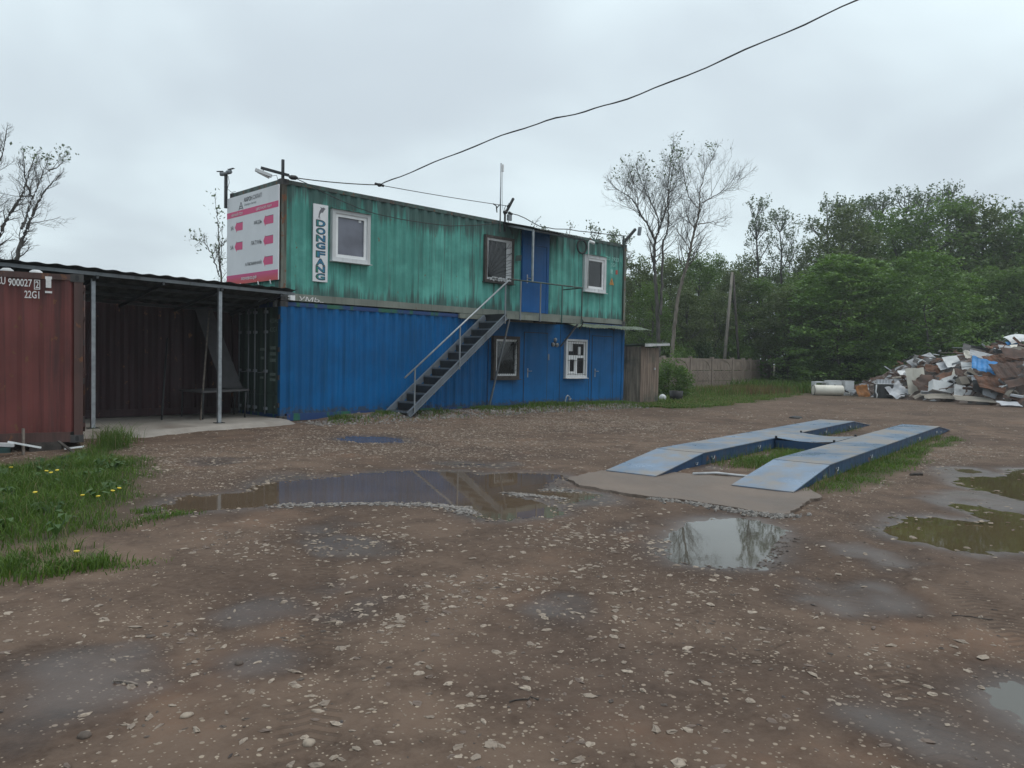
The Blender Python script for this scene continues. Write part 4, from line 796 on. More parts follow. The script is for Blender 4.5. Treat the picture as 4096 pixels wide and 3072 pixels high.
# ---------------------------------------------------------------- outhouse, fence, poles behind the yard
sh = thing('outhouse', 'narrow weathered plank outhouse with a sloping roof past the blue container', 'outhouse', (13.3, .35, 0), 0)
sa0, sb0, sc0 = Vector((12.62, 1.0, 0)), Vector((13.12, .02, 0)), Vector((14.33, .12, 0)); sd0 = sa0 + (sc0 - sb0)
def plankwall(p, q, z0, z1, n, mat, nm, gap=.006):
    m = MB(); d = (q - p) / n
    for k in range(n):
        j = random.uniform(-.004, .004); a = p + d * k; b = p + d * (k + 1) - d.normalized() * gap; nrm = Vector((d.y, -d.x, 0)).normalized() * (.02 + j)
        zt = z1 + random.uniform(-.01, .0); m.prism([(a.x, a.y, z0), (b.x, b.y, z0), (b.x, b.y, zt), (a.x, a.y, zt)], (nrm.x, nrm.y, 0))
    return m.build(nm, mat, sh)
plankwall(sa0, sb0, -.05, 1.93, 9, M_SHED, 'plank_wall'); plankwall(sc0, sd0, -.05, 1.93, 8, M_SHED, 'plank_wall'); plankwall(sd0, sa0, -.05, 1.93, 9, M_SHED, 'plank_wall')
fw = plankwall(sb0, sb0 + (sc0 - sb0) * .22, -.05, 1.95, 2, M_SHEDD, 'plank_wall'); d = plankwall(sb0 + (sc0 - sb0) * .225, sb0 + (sc0 - sb0) * .97, .02, 1.90, 6, M_SHEDD, 'door')
m = MB(); c = sb0 + (sc0 - sb0) * .72; m.box(c.x - .02, c.x + .02, c.y - .06, c.y - .02, 1.15, 1.22); m.build('handle', M_WHITEOLD, d)
m = MB(); ov = [sb0 + Vector((-.1, -.22, 1.99)), sc0 + Vector((.25, -.22, 2.05)), sd0 + Vector((.22, .2, 1.93)), sa0 + Vector((-.1, .2, 1.9))]; m.prism(ov, (0, 0, .05)); m.build('roof', M_MOSS, sh)
m = MB(); m.beam(sb0 + Vector((-.1, -.235, 1.965)), sb0 + (sc0 - sb0) * .3 + Vector((0, -.235, 1.985)), .03, .09); m.build('fascia_board', M_PALE, sh)
m = MB(); m.beam(sb0 + (sc0 - sb0) * .3 + Vector((0, -.23, 1.985)), sc0 + Vector((.28, -.23, 2.03)), .03, .075); m.build('fascia_board', M_PALE, sh)
def px(x, d, z=0.): # camera axes: x metres across the view, d metres away from the camera
    p = CAM + r_ * 0; v = Vector((r_.x, r_.y, 0)).normalized() * x + Vector((f_.x, f_.y, 0)).normalized() * d; return Vector((CAM.x + v.x, CAM.y + v.y, z))
FZ = [(6.84, 35.2), (8.48, 37.0), (9.92, 38.6), (11.42, 40.3), (12.55, 42.2), (13.50, 44.1), (14.55, 45.9), (15.2, 47.0), (16.0, 48.3)]
FZ = [(-1.5, 31.5), (.6, 32.2), (2.7, 33.2), (4.8, 34.3)] + FZ
fe = thing('concrete_fence', 'brown concrete panel fence with arched tops behind the tall grass', 'fence', tuple(px(10, 39)))
for i, (x, d_) in enumerate(FZ):
    c = px(x, d_); m = MB(); m.box(c.x - .075, c.x + .075, c.y - .075, c.y + .075, -.1, 1.70 if i < len(FZ) - 2 else 1.95); m.build('post', M_FENCE, fe)
    if i == len(FZ) - 1: break
    e_ = px(*FZ[i + 1]); dv = (e_ - c); L = dv.length - .16; dv.normalize(); nrm = Vector((dv.y, -dv.x, 0)); p0 = c + dv * .08
    m = MB()
    for k in range(2):
        z0 = .0 + k * .52; m.prism([p0 + Vector((0, 0, z0)), p0 + dv * L + Vector((0, 0, z0)), p0 + dv * L + Vector((0, 0, z0 + .50)), p0 + Vector((0, 0, z0 + .50))], nrm * .035)
        for r in range(5):                                    # stone courses cast in relief
            nb = 7
            for b in range(nb):
                u0 = (b + (.5 if r % 2 else 0)) / nb; u1 = u0 + .9 / nb
                if u1 > 1: continue
                z = z0 + .02 + r * .095; a = p0 + dv * (L * u0) + nrm * .035; m.prism([a + Vector((0, 0, z)), a + dv * (L * .9 / nb) + Vector((0, 0, z)), a + dv * (L * .9 / nb) + Vector((0, 0, z + .08)), a + Vector((0, 0, z + .08))], nrm * random.uniform(.008, .02))
    m.build('panel', M_FENCE, fe)
    m = MB(); zb, zt = 1.05, 1.62; arc = [(.5 + .42 * math.cos(math.pi * (1 - k / 12)), zb + .03 + .47 * math.sin(math.pi * k / 12)) for k in range(13)]
    for (u0, u1, z0, z1) in ((0, 1, zb, zb + .03), (0, 1, zt - .05, zt)): m.prism([p0 + dv * L * u0 + Vector((0, 0, z0)), p0 + dv * L * u1 + Vector((0, 0, z0)), p0 + dv * L * u1 + Vector((0, 0, z1)), p0 + dv * L * u0 + Vector((0, 0, z1))], nrm * .035)
    for k in range(12):
        (ua, za), (ub, zb2) = arc[k], arc[k + 1]; m.prism([p0 + dv * L * ua + Vector((0, 0, za)), p0 + dv * L * ub + Vector((0, 0, zb2)), p0 + dv * L * ub + Vector((0, 0, zt - .05)), p0 + dv * L * ua + Vector((0, 0, zt - .05))], nrm * .035)
    for (ua, ub) in ((0, .08), (.92, 1)): m.prism([p0 + dv * L * ua + Vector((0, 0, zb + .03)), p0 + dv * L * ub + Vector((0, 0, zb + .03)), p0 + dv * L * ub + Vector((0, 0, zt - .05)), p0 + dv * L * ua + Vector((0, 0, zt - .05))], nrm * .034)
    m.prism([p0 + dv * L * u + nrm * .004 + Vector((0, 0, z)) for u, z in arc], nrm * .012)
    for k in range(1, 5): m.tube([p0 + dv * L * (.08 + .168 * k) + nrm * .017 + Vector((0, 0, zb + .03)), p0 + dv * L * (.08 + .168 * k) + nrm * .017 + Vector((0, 0, zb + .03 + .47 * math.sin(math.acos(max(-1, min(1, (.5 - .08 - .168 * k) / .42))))))], .012, 4)
    m.build('arched_panel', M_FENCE, fe)
pb_, pt_ = px(11.92, 44), px(12.33, 44); pbv = Vector((pb_.x, pb_.y, 0))
ut = thing('utility_pole', 'old grey wooden utility pole with a leaning strut in front of the forest', 'utility pole', tuple(pb_))
M_POLE = woodm('old_pole_timber', (.14, .125, .11), (.27, .24, .21), 3)
m = MB(); m.tube([pb_ + Vector((0, 0, -.2)), pb_.lerp(pt_, .55) + Vector((0, 0, 3.6)), pt_ + Vector((0, 0, 6.55))], [.10, .088, .07], 10); m.build('pole', M_POLE, ut)
m = MB(); q_ = px(13.1, 44.3); m.tube([q_ + Vector((0, 0, -.2)), q_.lerp(pt_, .5) + Vector((0, 0, 3.3)), pt_ + Vector((.05, -.05, 6.4))], [.08, .07, .06], 8); m.build('strut', M_DARKWOOD, ut)

# ---------------------------------------------------------------- trees
def barkm(name, a, b, seed=0):
    n = N(name); g = n.noise(1, 6, .65, n.co((9, 9, 2.2), loc=(seed, 0, 0))); n.bump(g, .4, .02); return n.fin(n.mix(n.ramp(g, .35, .65), a, b), .9)
M_BARK = barkm('grey_bark', (.036, .033, .031), (.09, .082, .074)); M_BARK2 = barkm('pale_stripped_bark', (.10, .085, .07), (.21, .18, .15), 4); M_TWIG = barkm('twig_bark', (.05, .043, .04), (.09, .08, .07), 7)
def leafm(name, a, b, tr=.42, rough=.5, hi=None):
    n = N(name); g = n.n('ShaderNodeNewGeometry'); rv = g.outputs['Random Per Island']
    c = n.mix(rv, a, b); c = n.mix(n.ramp(n.noise(.7, 3, .5), .35, .65, 0, .4), c, tuple(x * .7 for x in a))
    if hi: c = n.mix(n.math('GREATER_THAN', rv, .9), c, hi)
    n.fin(c, rough, 0, .35); t = n.n('ShaderNodeBsdfTranslucent'); n.l(n.mix(1., c, (1.0, 1.15, .5), 'MULTIPLY'), t.inputs[0]); ms = n.n('ShaderNodeMixShader'); ms.inputs[0].default_value = tr
    n.l(n.b.outputs[0], ms.inputs[1]); n.l(t.outputs[0], ms.inputs[2]); n.l(ms.outputs[0], n.o.inputs[0]); return n.m
M_LEAF = leafm('leaf_mid_green', (.080, .135, .040), (.150, .230, .070)); M_LEAF2 = leafm('leaf_bright_green', (.100, .185, .045), (.20, .30, .085), .35, .42, (.17, .25, .13))
M_LEAF3 = leafm('leaf_olive', (.085, .115, .050), (.145, .18, .08), .35); M_LEAFD = leafm('leaf_dark', (.035, .065, .026), (.07, .115, .045), .3); M_LEAFG = leafm('leaf_grey_green', (.09, .12, .095), (.15, .19, .145), .45)
class Wood:
    def __init__(s): s.b = []
    def add(s, pts, rad, n): s.b.append((np.array([tuple(p) for p in pts], float), np.array(rad, float), n))
    def arrays(s):
        V = []; Q = []; o = 0
        for P, r, n in s.b:
            d = np.gradient(P, axis=0); d /= np.linalg.norm(d, axis=1)[:, None] + 1e-9
            ref = np.where(np.abs(d[:, 2:]) < .9, np.array([[0, 0, 1.]]), np.array([[1., 0, 0]])); a = np.cross(d, ref); a /= np.linalg.norm(a, axis=1)[:, None] + 1e-9; b = np.cross(d, a)
            an = 2 * np.pi * np.arange(n) / n; ring = P[:, None] + r[:, None, None] * (a[:, None] * np.cos(an)[None, :, None] + b[:, None] * np.sin(an)[None, :, None])
            V.append(ring.reshape(-1, 3)); k = len(P); i = np.arange(k - 1)[:, None] * n; j = np.arange(n)[None]; j2 = (j + 1) % n
            Q.append((o + np.stack([i + j, i + j2, i + n + j2, i + n + j], -1)).reshape(-1, 4)); o += k * n
        return np.concatenate(V), np.concatenate(Q)
def leaf_arrays(c, nrm, size, rng, asp=.55):
    """one pointed leaf at every place c, facing nrm"""
    n = len(c); t = rng.normal(size=(n, 3)); t -= nrm * (t * nrm).sum(1)[:, None]; t /= np.linalg.norm(t, axis=1)[:, None] + 1e-9; b = np.cross(nrm, t); s = size[:, None]
    V = np.stack([c - t * s * .5, c + b * s * asp * .5 - t * s * .05, c + t * s * .5, c - b * s * asp * .5 - t * s * .05], 1).reshape(-1, 3); return V, np.arange(4 * n).reshape(-1, 4)
def branch(wood, tips, p, d, L, r, lvl, mx, rng, up=.12, kids=(8, 5, 4), wind=None, spread=.8):
    k = 5 if lvl < mx else 3; P = [np.array(p)]; d = d / np.linalg.norm(d)
    for i in range(k):
        d = d + rng.normal(size=3) * (.09 if lvl < 2 else .14) + np.array([0, 0, up]) + (wind if wind is not None else 0); d /= np.linalg.norm(d); P.append(P[-1] + d * L / k)
    rad = np.linspace(r, r * .35, k + 1); wood.add(P, rad, 7 if lvl == 0 else 4 if lvl < mx else 3)
    if lvl >= mx: tips.append((P[-1], d)); tips.append((P[-2], d)); return
    n = kids[min(lvl, len(kids) - 1)]
    for j in range(n):
        t = (.2 + .8 * (j + rng.random()) / n) * k; i = min(int(t), k - 1); q = P[i] + (P[i + 1] - P[i]) * (t - i); ax = (P[i + 1] - P[i]); ax /= np.linalg.norm(ax)
        s = rng.normal(size=3); s -= ax * (s @ ax); s /= np.linalg.norm(s); nd = ax * (1 - spread * .45) + s * spread
        branch(wood, tips, q, nd, L * (.62 - .25 * t / k) * (.75 + .5 * rng.random()), max(.0042, rad[i] * .45), lvl + 1, mx, rng, up, kids, wind, spread)
def finish_tree(t, trunk, twigs, leaves, mt, mw, ml, loc):
    v, q = trunk.arrays(); np_obj('trunk', v - loc, q, mats=[mt], parent=t, smooth=True)
    V = []; Q = []; mi = []; o = 0
    if twigs.b: v, q = twigs.arrays(); V.append(v); Q.append(q); mi.append(np.zeros(len(q))); o = len(v)
    if leaves is not None: v, q = leaves; V.append(v); Q.append(q + o); mi.append(np.ones(len(q)))
    np_obj('crown', np.concatenate(V) - loc, np.concatenate(Q), mats=[mw, ml], mi=np.concatenate(mi), parent=t)
fdir = np.array([f_.x, f_.y, 0]) / math.hypot(f_.x, f_.y)
def bare_tree(name, label, cat, base, limbs, seed, leafz=None, nleaf=0, group=None, mt=None, L=1.7, kids=(5, 4), r0=.14, gap=.33, wind=(.02, -.02, 0)):
    """limbs: (points, start radius, end radius, lean away from the viewer)"""
    rng = np.random.default_rng(seed); t = thing(name, label, cat, base, 0, group); loc = np.array(base, float)
    trunk = Wood(); tw = Wood(); tips = []; wv = np.array(wind)
    for pts, ra, rb, lean, bare_to in limbs:
        P = np.array(pts, float); n = len(P); u = np.linspace(0, 1, n); P = P + fdir * (lean * u)[:, None]
        m = 8 * (n - 1) + 1; uu = np.linspace(0, n - 1, m); i = np.minimum(uu.astype(int), n - 2); fr = (uu - i)[:, None]; PP = P[i] * (1 - fr) + P[i + 1] * fr
        sm = PP.copy(); 
        for _ in range(6): sm[1:-1] = (sm[:-2] + sm[1:-1] * 2 + sm[2:]) / 4
        sm[1:-1] += rng.normal(size=(m - 2, 3)) * .015; rad = np.linspace(ra, rb, m) * .6; trunk.add(sm, rad, 9)
        s = np.r_[0, np.cumsum(np.linalg.norm(np.diff(sm, axis=0), axis=1))]; x = s[-1] * bare_to
        while x < s[-1]:
            k = np.searchsorted(s, x) - 1; k = max(0, min(k, m - 2)); q = sm[k]; ax = sm[k + 1] - sm[k]; ax /= np.linalg.norm(ax); sd = rng.normal(size=3); sd -= ax * (sd @ ax); sd /= np.linalg.norm(sd)
            fall = 1 - .68 * x / s[-1]; branch(tw, tips, q, ax * .6 + sd * .75 + np.array([0, 0, .2]), L * fall * (.6 + .7 * rng.random()), max(.012, rad[k] * .36), 0, 2, rng, .13, kids, wv, .7); x += gap * (.5 + rng.random())
        branch(tw, tips, sm[-1], sm[-1] - sm[-3], L * .4, rb, 0, 2, rng, .1, kids, wv, .7)
    lv = None
    if nleaf:
        T = np.array([p for p, d in tips]); z = T[:, 2]; w_ = np.clip((z - leafz[0]) / (leafz[1] - leafz[0]), 0, 1) ** 1.3 * (np.array([mnoise.noise(tuple(p * 1.4)) for p in T]) > -.15); w_ = w_ / w_.sum()
        c = T[rng.choice(len(T), nleaf, p=w_)] + rng.normal(size=(nleaf, 3)) * .14; nr = rng.normal(size=(nleaf, 3)); nr /= np.linalg.norm(nr, axis=1)[:, None]; lv = leaf_arrays(c, nr, rng.uniform(.08, .16, nleaf), rng, .6)
    finish_tree(t, trunk, tw, lv, mt or M_BARK, M_TWIG, M_LEAFG, loc); return t
A0 = (22.1, 5.4, 0)
bare_tree('bare_tree', 'tall half bare forked tree with leaf tufts at its tips just past the green container', 'tree', A0, [
    ([(22.1, 5.4, -.2), (22.08, 5.42, 2.37), (22.05, 5.54, 4.36), (21.98, 5.69, 5.97), (22.01, 5.7, 7.06), (22.15, 5.58, 7.52), (22.25, 5.51, 7.91), (22.48, 5.31, 8.69), (22.54, 5.32, 10.17), (22.69, 5.23, 11.3)], .17, .02, .5, .5),
    ([(22.12, 5.38, 3.6), (22.28, 5.42, 5.4), (22.31, 5.41, 7.07), (22.52, 5.22, 7.66), (22.55, 5.24, 8.56), (22.62, 5.18, 9.6), (22.77, 5.08, 10.6)], .11, .02, 1.2, .5),
    ([(22.01, 5.7, 7.0), (21.8, 5.95, 7.6), (21.5, 6.27, 8.15), (21.26, 6.54, 8.78), (21.0, 6.8, 9.0), (20.66, 7.13, 9.2)], .09, .02, -.9, .15),
    ([(21.5, 6.27, 8.15), (21.45, 6.35, 9.2), (21.3, 6.5, 10.1)], .05, .015, .6, .1),
    ([(22.1, 5.6, 7.4), (22.16, 5.61, 8.16), (21.81, 6.02, 9.38), (21.59, 6.28, 10.27)], .08, .02, .9, .15)], 3, (9.0, 11.2), 420, L=2.1, kids=(6, 5), gap=.19)
bare_tree('bare_tree', 'tall bare tree with a pale stripped lower trunk behind the concrete fence', 'tree', (23.2, 5.6, 0), [
    ([(23.25, 5.6, -.2), (23.36, 5.53, 1.81), (23.49, 5.47, 3.34), (23.65, 5.38, 4.86), (23.89, 5.18, 5.86), (24.04, 5.07, 6.66), (24.21, 4.95, 7.72), (24.38, 4.81, 8.45), (24.45, 4.77, 9.05), (24.44, 4.8, 9.58), (24.62, 4.68, 10.57), (24.91, 4.43, 11.3)], .17, .018, .6, .5),
    ([(24.04, 5.07, 6.7), (23.9, 5.2, 7.15), (23.79, 5.36, 7.51), (23.52, 5.66, 8.1)], .05, .015, .7, .15),
    ([(24.21, 4.95, 7.72), (23.98, 5.2, 8.1), (23.85, 5.35, 8.44), (23.9, 5.3, 8.6)], .05, .015, -.5, .3),
    ([(24.4, 4.8, 8.7), (24.2, 5.0, 8.95), (24.0, 5.25, 9.57), (23.92, 5.39, 10.6)], .06, .015, .5, .15),
    ([(24.45, 4.77, 9.05), (24.65, 4.57, 9.2), (25.21, 4.03, 9.6), (25.6, 3.65, 10.0)], .05, .012, -.6, .15),
    ([(24.3, 4.85, 8.0), (24.73, 4.45, 8.2), (25.11, 4.08, 8.27)], .05, .012, .8, .2)], 5, (11.4, 12.6), 110, mt=M_BARK2, L=2.1, kids=(6, 5), gap=.19)
bare_tree('bare_tree', 'bare tree leaning in the wind behind the roof of the lean-to', 'tree', (-1.6, 17.8, 0), [
    ([(-1.6, 17.8, -.2), (-1.4, 17.65, 2.4), (-1.15, 17.46, 4.46), (-1.02, 17.36, 5.24), (-.87, 17.24, 5.85), (-.7, 17.1, 6.5), (-.55, 16.97, 7.04), (-.3, 16.75, 7.55), (-.2, 16.67, 7.7)], .17, .02, .5, .42),
    ([(-.9, 17.26, 5.8), (-.87, 17.25, 6.19), (-.85, 17.26, 6.86), (-.71, 17.16, 7.58), (-.63, 17.11, 8.3)], .09, .018, .9, .1),
    ([(-.6, 17.02, 6.9), (-.64, 17.09, 7.5), (-.49, 16.96, 8.05)], .07, .015, -.7, .1),
    ([(-.16, 16.62, 7.9), (-.08, 16.57, 8.2)], .05, .015, .4, .1)], 8, (8.3, 9.2), 90, L=1.15, kids=(6, 5), gap=.18, wind=(.04, -.04, -.01))
bare_tree('bare_tree', 'dark bare tree at the edge of the picture above the red container', 'tree', (-2.2, 19.9, 0), [
    ([(-2.2, 19.9, -.2), (-1.9, 19.6, 3), (-1.51, 19.26, 5.11), (-1.2, 19.0, 6.2), (-.87, 18.71, 7.01), (-.71, 18.58, 7.58), (-.67, 18.56, 8.0), (-.56, 18.47, 8.63)], .16, .02, .6, .4),
    ([(-1.5, 19.26, 5.1), (-1.45, 19.3, 6.2), (-1.25, 19.15, 7.4), (-.9, 18.8, 8.6), (-.75, 18.68, 9.2)], .09, .02, -.6, .1),
    ([(-1.75, 19.5, 4), (-2.0, 19.8, 5.6), (-1.7, 19.5, 7.4), (-1.5, 19.3, 8.7)], .09, .02, .5, .1)], 9, None, 0, L=1.15, kids=(6, 5), gap=.18, wind=(.04, -.04, -.01))
bare_tree('small_tree', 'small thin tree with a few dark leaves beside the price board', 'tree', (5.15, 13.95, 0), [
    ([(5.15, 13.95, -.2), (5.1, 14.0, 2.2), (5.07, 14.04, 4.08), (4.99, 14.16, 5.05), (4.97, 14.22, 5.82), (4.94, 14.29, 6.59), (4.87, 14.4, 7.3)], .09, .012, .3, .45),
    ([(5.03, 14.1, 4.4), (4.8, 14.4, 5.3), (4.51, 14.68, 5.81), (4.2, 15.0, 5.9)], .045, .012, .5, .3),
    ([(5.0, 14.1, 4.6), (5.1, 13.9, 5.3), (5.15, 13.8, 5.9)], .04, .012, -.4, .2)], 12, (3.5, 6.2), 170, L=.8, kids=(4, 3), gap=.3, wind=(.03, -.03, 0))
for k, (X, d_, H, w_) in enumerate([(-1.88, 38.26, 8.57, 1.47), (-1.11, 39.26, 8.3, 1.38), (0.27, 40.27, 8.98, 1.29), (1.07, 41.29, 9.45, 1.45), (2.59, 42.29, 9.47, 1.63), (3.25, 40.27, 8.78, 1.29), (4.49, 42.28, 9.23, 1.63), (5.18, 41.27, 8.86, 1.85), (5.9, 44, 9.3, 1.8)]):
    b = px(X, d_); rg = np.random.default_rng(100 + k); l1 = [(b.x + rg.normal() * .08 * i, b.y + rg.normal() * .08 * i, z) for i, z in enumerate(np.linspace(-.2, H - 1.1, 6))]
    p = l1[3]; l2 = [p, (p[0] + .35 * rg.normal(), p[1] + .35 * rg.normal(), p[2] + 1.3), (p[0] + .5 * rg.normal(), p[1] + .5 * rg.normal(), p[2] + 2.6)]
    bare_tree('thin_tree', 'thin spring tree with few leaves showing above the container roof', 'tree', tuple(b), [(l1, .09, .015, .2, .45), (l2, .05, .012, .3, .1)], 200 + k, (H - 2.6, H), (260, 60, 160, 30, 60, 30, 260, 330, 300)[k], 'thin trees behind the containers', L=1.15, kids=(5, 4), gap=.33, wind=(.03, -.03, 0))

# leafy kinds: one of each is built ten metres tall, the others are copies
def clusters(C, Rr, n, size, rng, flat=.0, droop=0.):
    """C (k,3) cluster centres, Rr (k,3) half axes, n leaves in each"""
    k = len(C); g = rng.normal(size=(k, n, 3)); g /= np.linalg.norm(g, axis=2)[..., None]; rr = rng.random((k, n, 1)) ** .4; p = g * rr * Rr[:, None]
    p[..., 2] -= droop * np.hypot(p[..., 0], p[..., 1]) ** 2; tl = rng.normal(size=(k, 2)) * .3; p[..., 2] += p[..., 0] * tl[:, :1] + p[..., 1] * tl[:, 1:]; c = (C[:, None] + p).reshape(-1, 3)
    nr = rng.normal(size=c.shape) * (1 - flat) + np.array([0, 0, flat * 1.6]); nr /= np.linalg.norm(nr, axis=1)[:, None]; return leaf_arrays(c, nr, rng.uniform(size * .7, size * 1.35, len(c)), rng, .6)
def leafy(name, kind, seed, ml, mt=None):
    rng = np.random.default_rng(seed); t = thing(name, 'x', 'tree', (0, 0, 0), world=False); trunk = Wood(); tw = Wood(); tips = []
    if kind == 'broad':
        z = np.linspace(-.3, 7.5, 8); P = np.stack([np.cumsum(rng.normal(size=8) * .12), np.cumsum(rng.normal(size=8) * .12), z], 1); trunk.add(P, np.linspace(.16, .05, 8), 8)
        for k in range(16):
            i = rng.integers(2, 7); a = rng.random() * 6.28; branch(trunk, tips, P[i], np.array([math.cos(a), math.sin(a), .7]), 1.7, .05, 1, 2, rng, .1, (3, 3))
        k = 190; u = rng.normal(size=(k, 3)); u /= np.linalg.norm(u, axis=1)[:, None]; rad = rng.uniform(.55, 1, (k, 1)) ** .6; bump = 1 + .22 * np.array([mnoise.noise(tuple(x * 1.9 + seed)) for x in u])[:, None]
        C = u * rad * bump * np.array([1.85, 1.85, 3.9]) + np.array([0, 0, 5.5]); C[:, :2] *= np.clip(1.12 - .07 * np.abs(C[:, 2:] - 4.4), .35, 1.1); C = C[C[:, 2] > 1.0]
        lv = clusters(C, rng.uniform(.35, .75, (len(C), 1)) * np.array([[1, 1, .62]]), 60, .15, rng, .35)
    elif kind == 'airy':
        z = np.linspace(-.3, 9.3, 9); P = np.stack([np.cumsum(rng.normal(size=9) * .1) + .02 * z, np.cumsum(rng.normal(size=9) * .1) - .02 * z, z], 1); trunk.add(P, np.linspace(.13, .025, 9), 7)
        for k in range(46):
            i = rng.integers(3, 9); a = rng.random() * 6.28; branch(tw, tips, P[i], np.array([math.cos(a), math.sin(a), 1.15]), 1.9 * (1 - .05 * i), .022, 0, 2, rng, .10, (4, 3), np.array([.03, -.03, 0]))
        T = np.array([p for p, d in tips]); C = T[rng.choice(len(T), 480)] ; lv = clusters(C, rng.uniform(.08, .2, (len(C), 1)) * np.array([[.8, .8, 1.5]]), 4, .12, rng, .1)
    elif kind == 'spray':
        z = np.linspace(-.3, 7, 7); P = np.stack([np.cumsum(rng.normal(size=7) * .15), np.cumsum(rng.normal(size=7) * .15), z], 1); trunk.add(P, np.linspace(.10, .03, 7), 8)
        for k in range(8):
            i = rng.integers(1, 6); a = rng.random() * 6.28; branch(trunk, tips, P[i], np.array([math.cos(a), math.sin(a), .35]), 2.2, .035, 1, 2, rng, .02, (3, 3))
        k = 330; a = rng.random(k) * 6.283; h = rng.random(k) ** .8; rr = np.sqrt(np.clip(1 - (h * 1.0) ** 2.2, .03, 1)) * rng.uniform(.62, 1.0, k) ** .5; rmax = 3.6 * (1 + .15 * np.sin(a * 3 + seed) + .1 * np.sin(a * 5 + h * 6))
        C = np.stack([np.cos(a) * rr * rmax, np.sin(a) * rr * rmax, .35 + h * 9.5], 1)
        lv = clusters(C, rng.uniform(.45, .95, (k, 1)) * np.array([[1, 1, .16]]), 44, .20, rng, .62, .22)
    else:
        for k in range(7): a = rng.random() * 6.28; branch(trunk, tips, np.array([rng.normal() * .3, rng.normal() * .3, -.3]), np.array([math.cos(a) * .5, math.sin(a) * .5, 1.]), 7, .1, 1, 2, rng, .03, (3, 3))
        k = 130; u = rng.normal(size=(k, 3)); u[:, 2] = np.abs(u[:, 2]); u /= np.linalg.norm(u, axis=1)[:, None]; bump = 1 + .3 * np.array([mnoise.noise(tuple(x * 2.1 + seed)) for x in u])[:, None]
        C = u * rng.uniform(.35, 1, (k, 1)) ** .5 * bump * np.array([4.2, 4.2, 8.8]) + np.array([0, 0, .5]); lv = clusters(C, rng.uniform(.9, 1.7, (k, 1)) * np.array([[1, 1, .8]]), 60, .42, rng, .3)
    finish_tree(t, trunk, tw, lv, mt or M_BARK, M_TWIG, ml, np.zeros(3)); return t
PROTO = {'broad': [leafy('leafy_tree', 'broad', s, m) for s, m in ((31, M_LEAF), (32, M_LEAF), (33, M_LEAF3))], 'airy': [leafy('slender_tree', 'airy', s, M_LEAFG) for s in (41, 42, 43)], 'spray': [leafy('spreading_tree', 'spray', s, M_LEAF2) for s in (51, 52)], 'shrub': [leafy('shrub', 'shrub', 61, M_LEAFD), leafy('shrub', 'shrub', 62, M_LEAF)]}
PW = {'broad': 4.6, 'airy': 3.4, 'spray': 7.6, 'shrub': 10.}; USED = set()
def plant(kind, i, X, d_, H, w_, label, group=None, name=None):
    src = PROTO[kind][i % len(PROTO[kind])]; o = src if src.name not in USED else copy_tree(src); USED.add(src.name)
    b = px(X, d_); o.location = (b.x, b.y, 0); o.rotation_euler = (0, 0, random.random() * 6.28); s = w_ / PW[kind]; o.scale = (s, s, H * ((1.24 if X > 21.5 and d_ < 60 else 1.06) if kind == 'broad' and d_ > 53 else .97 if kind == 'airy' and X > 24 else 1) / (10.2 if kind != 'spray' else 10.4)); o['label'] = label
    if group: o['group'] = group
    elif 'group' in o: del o['group']
    return o
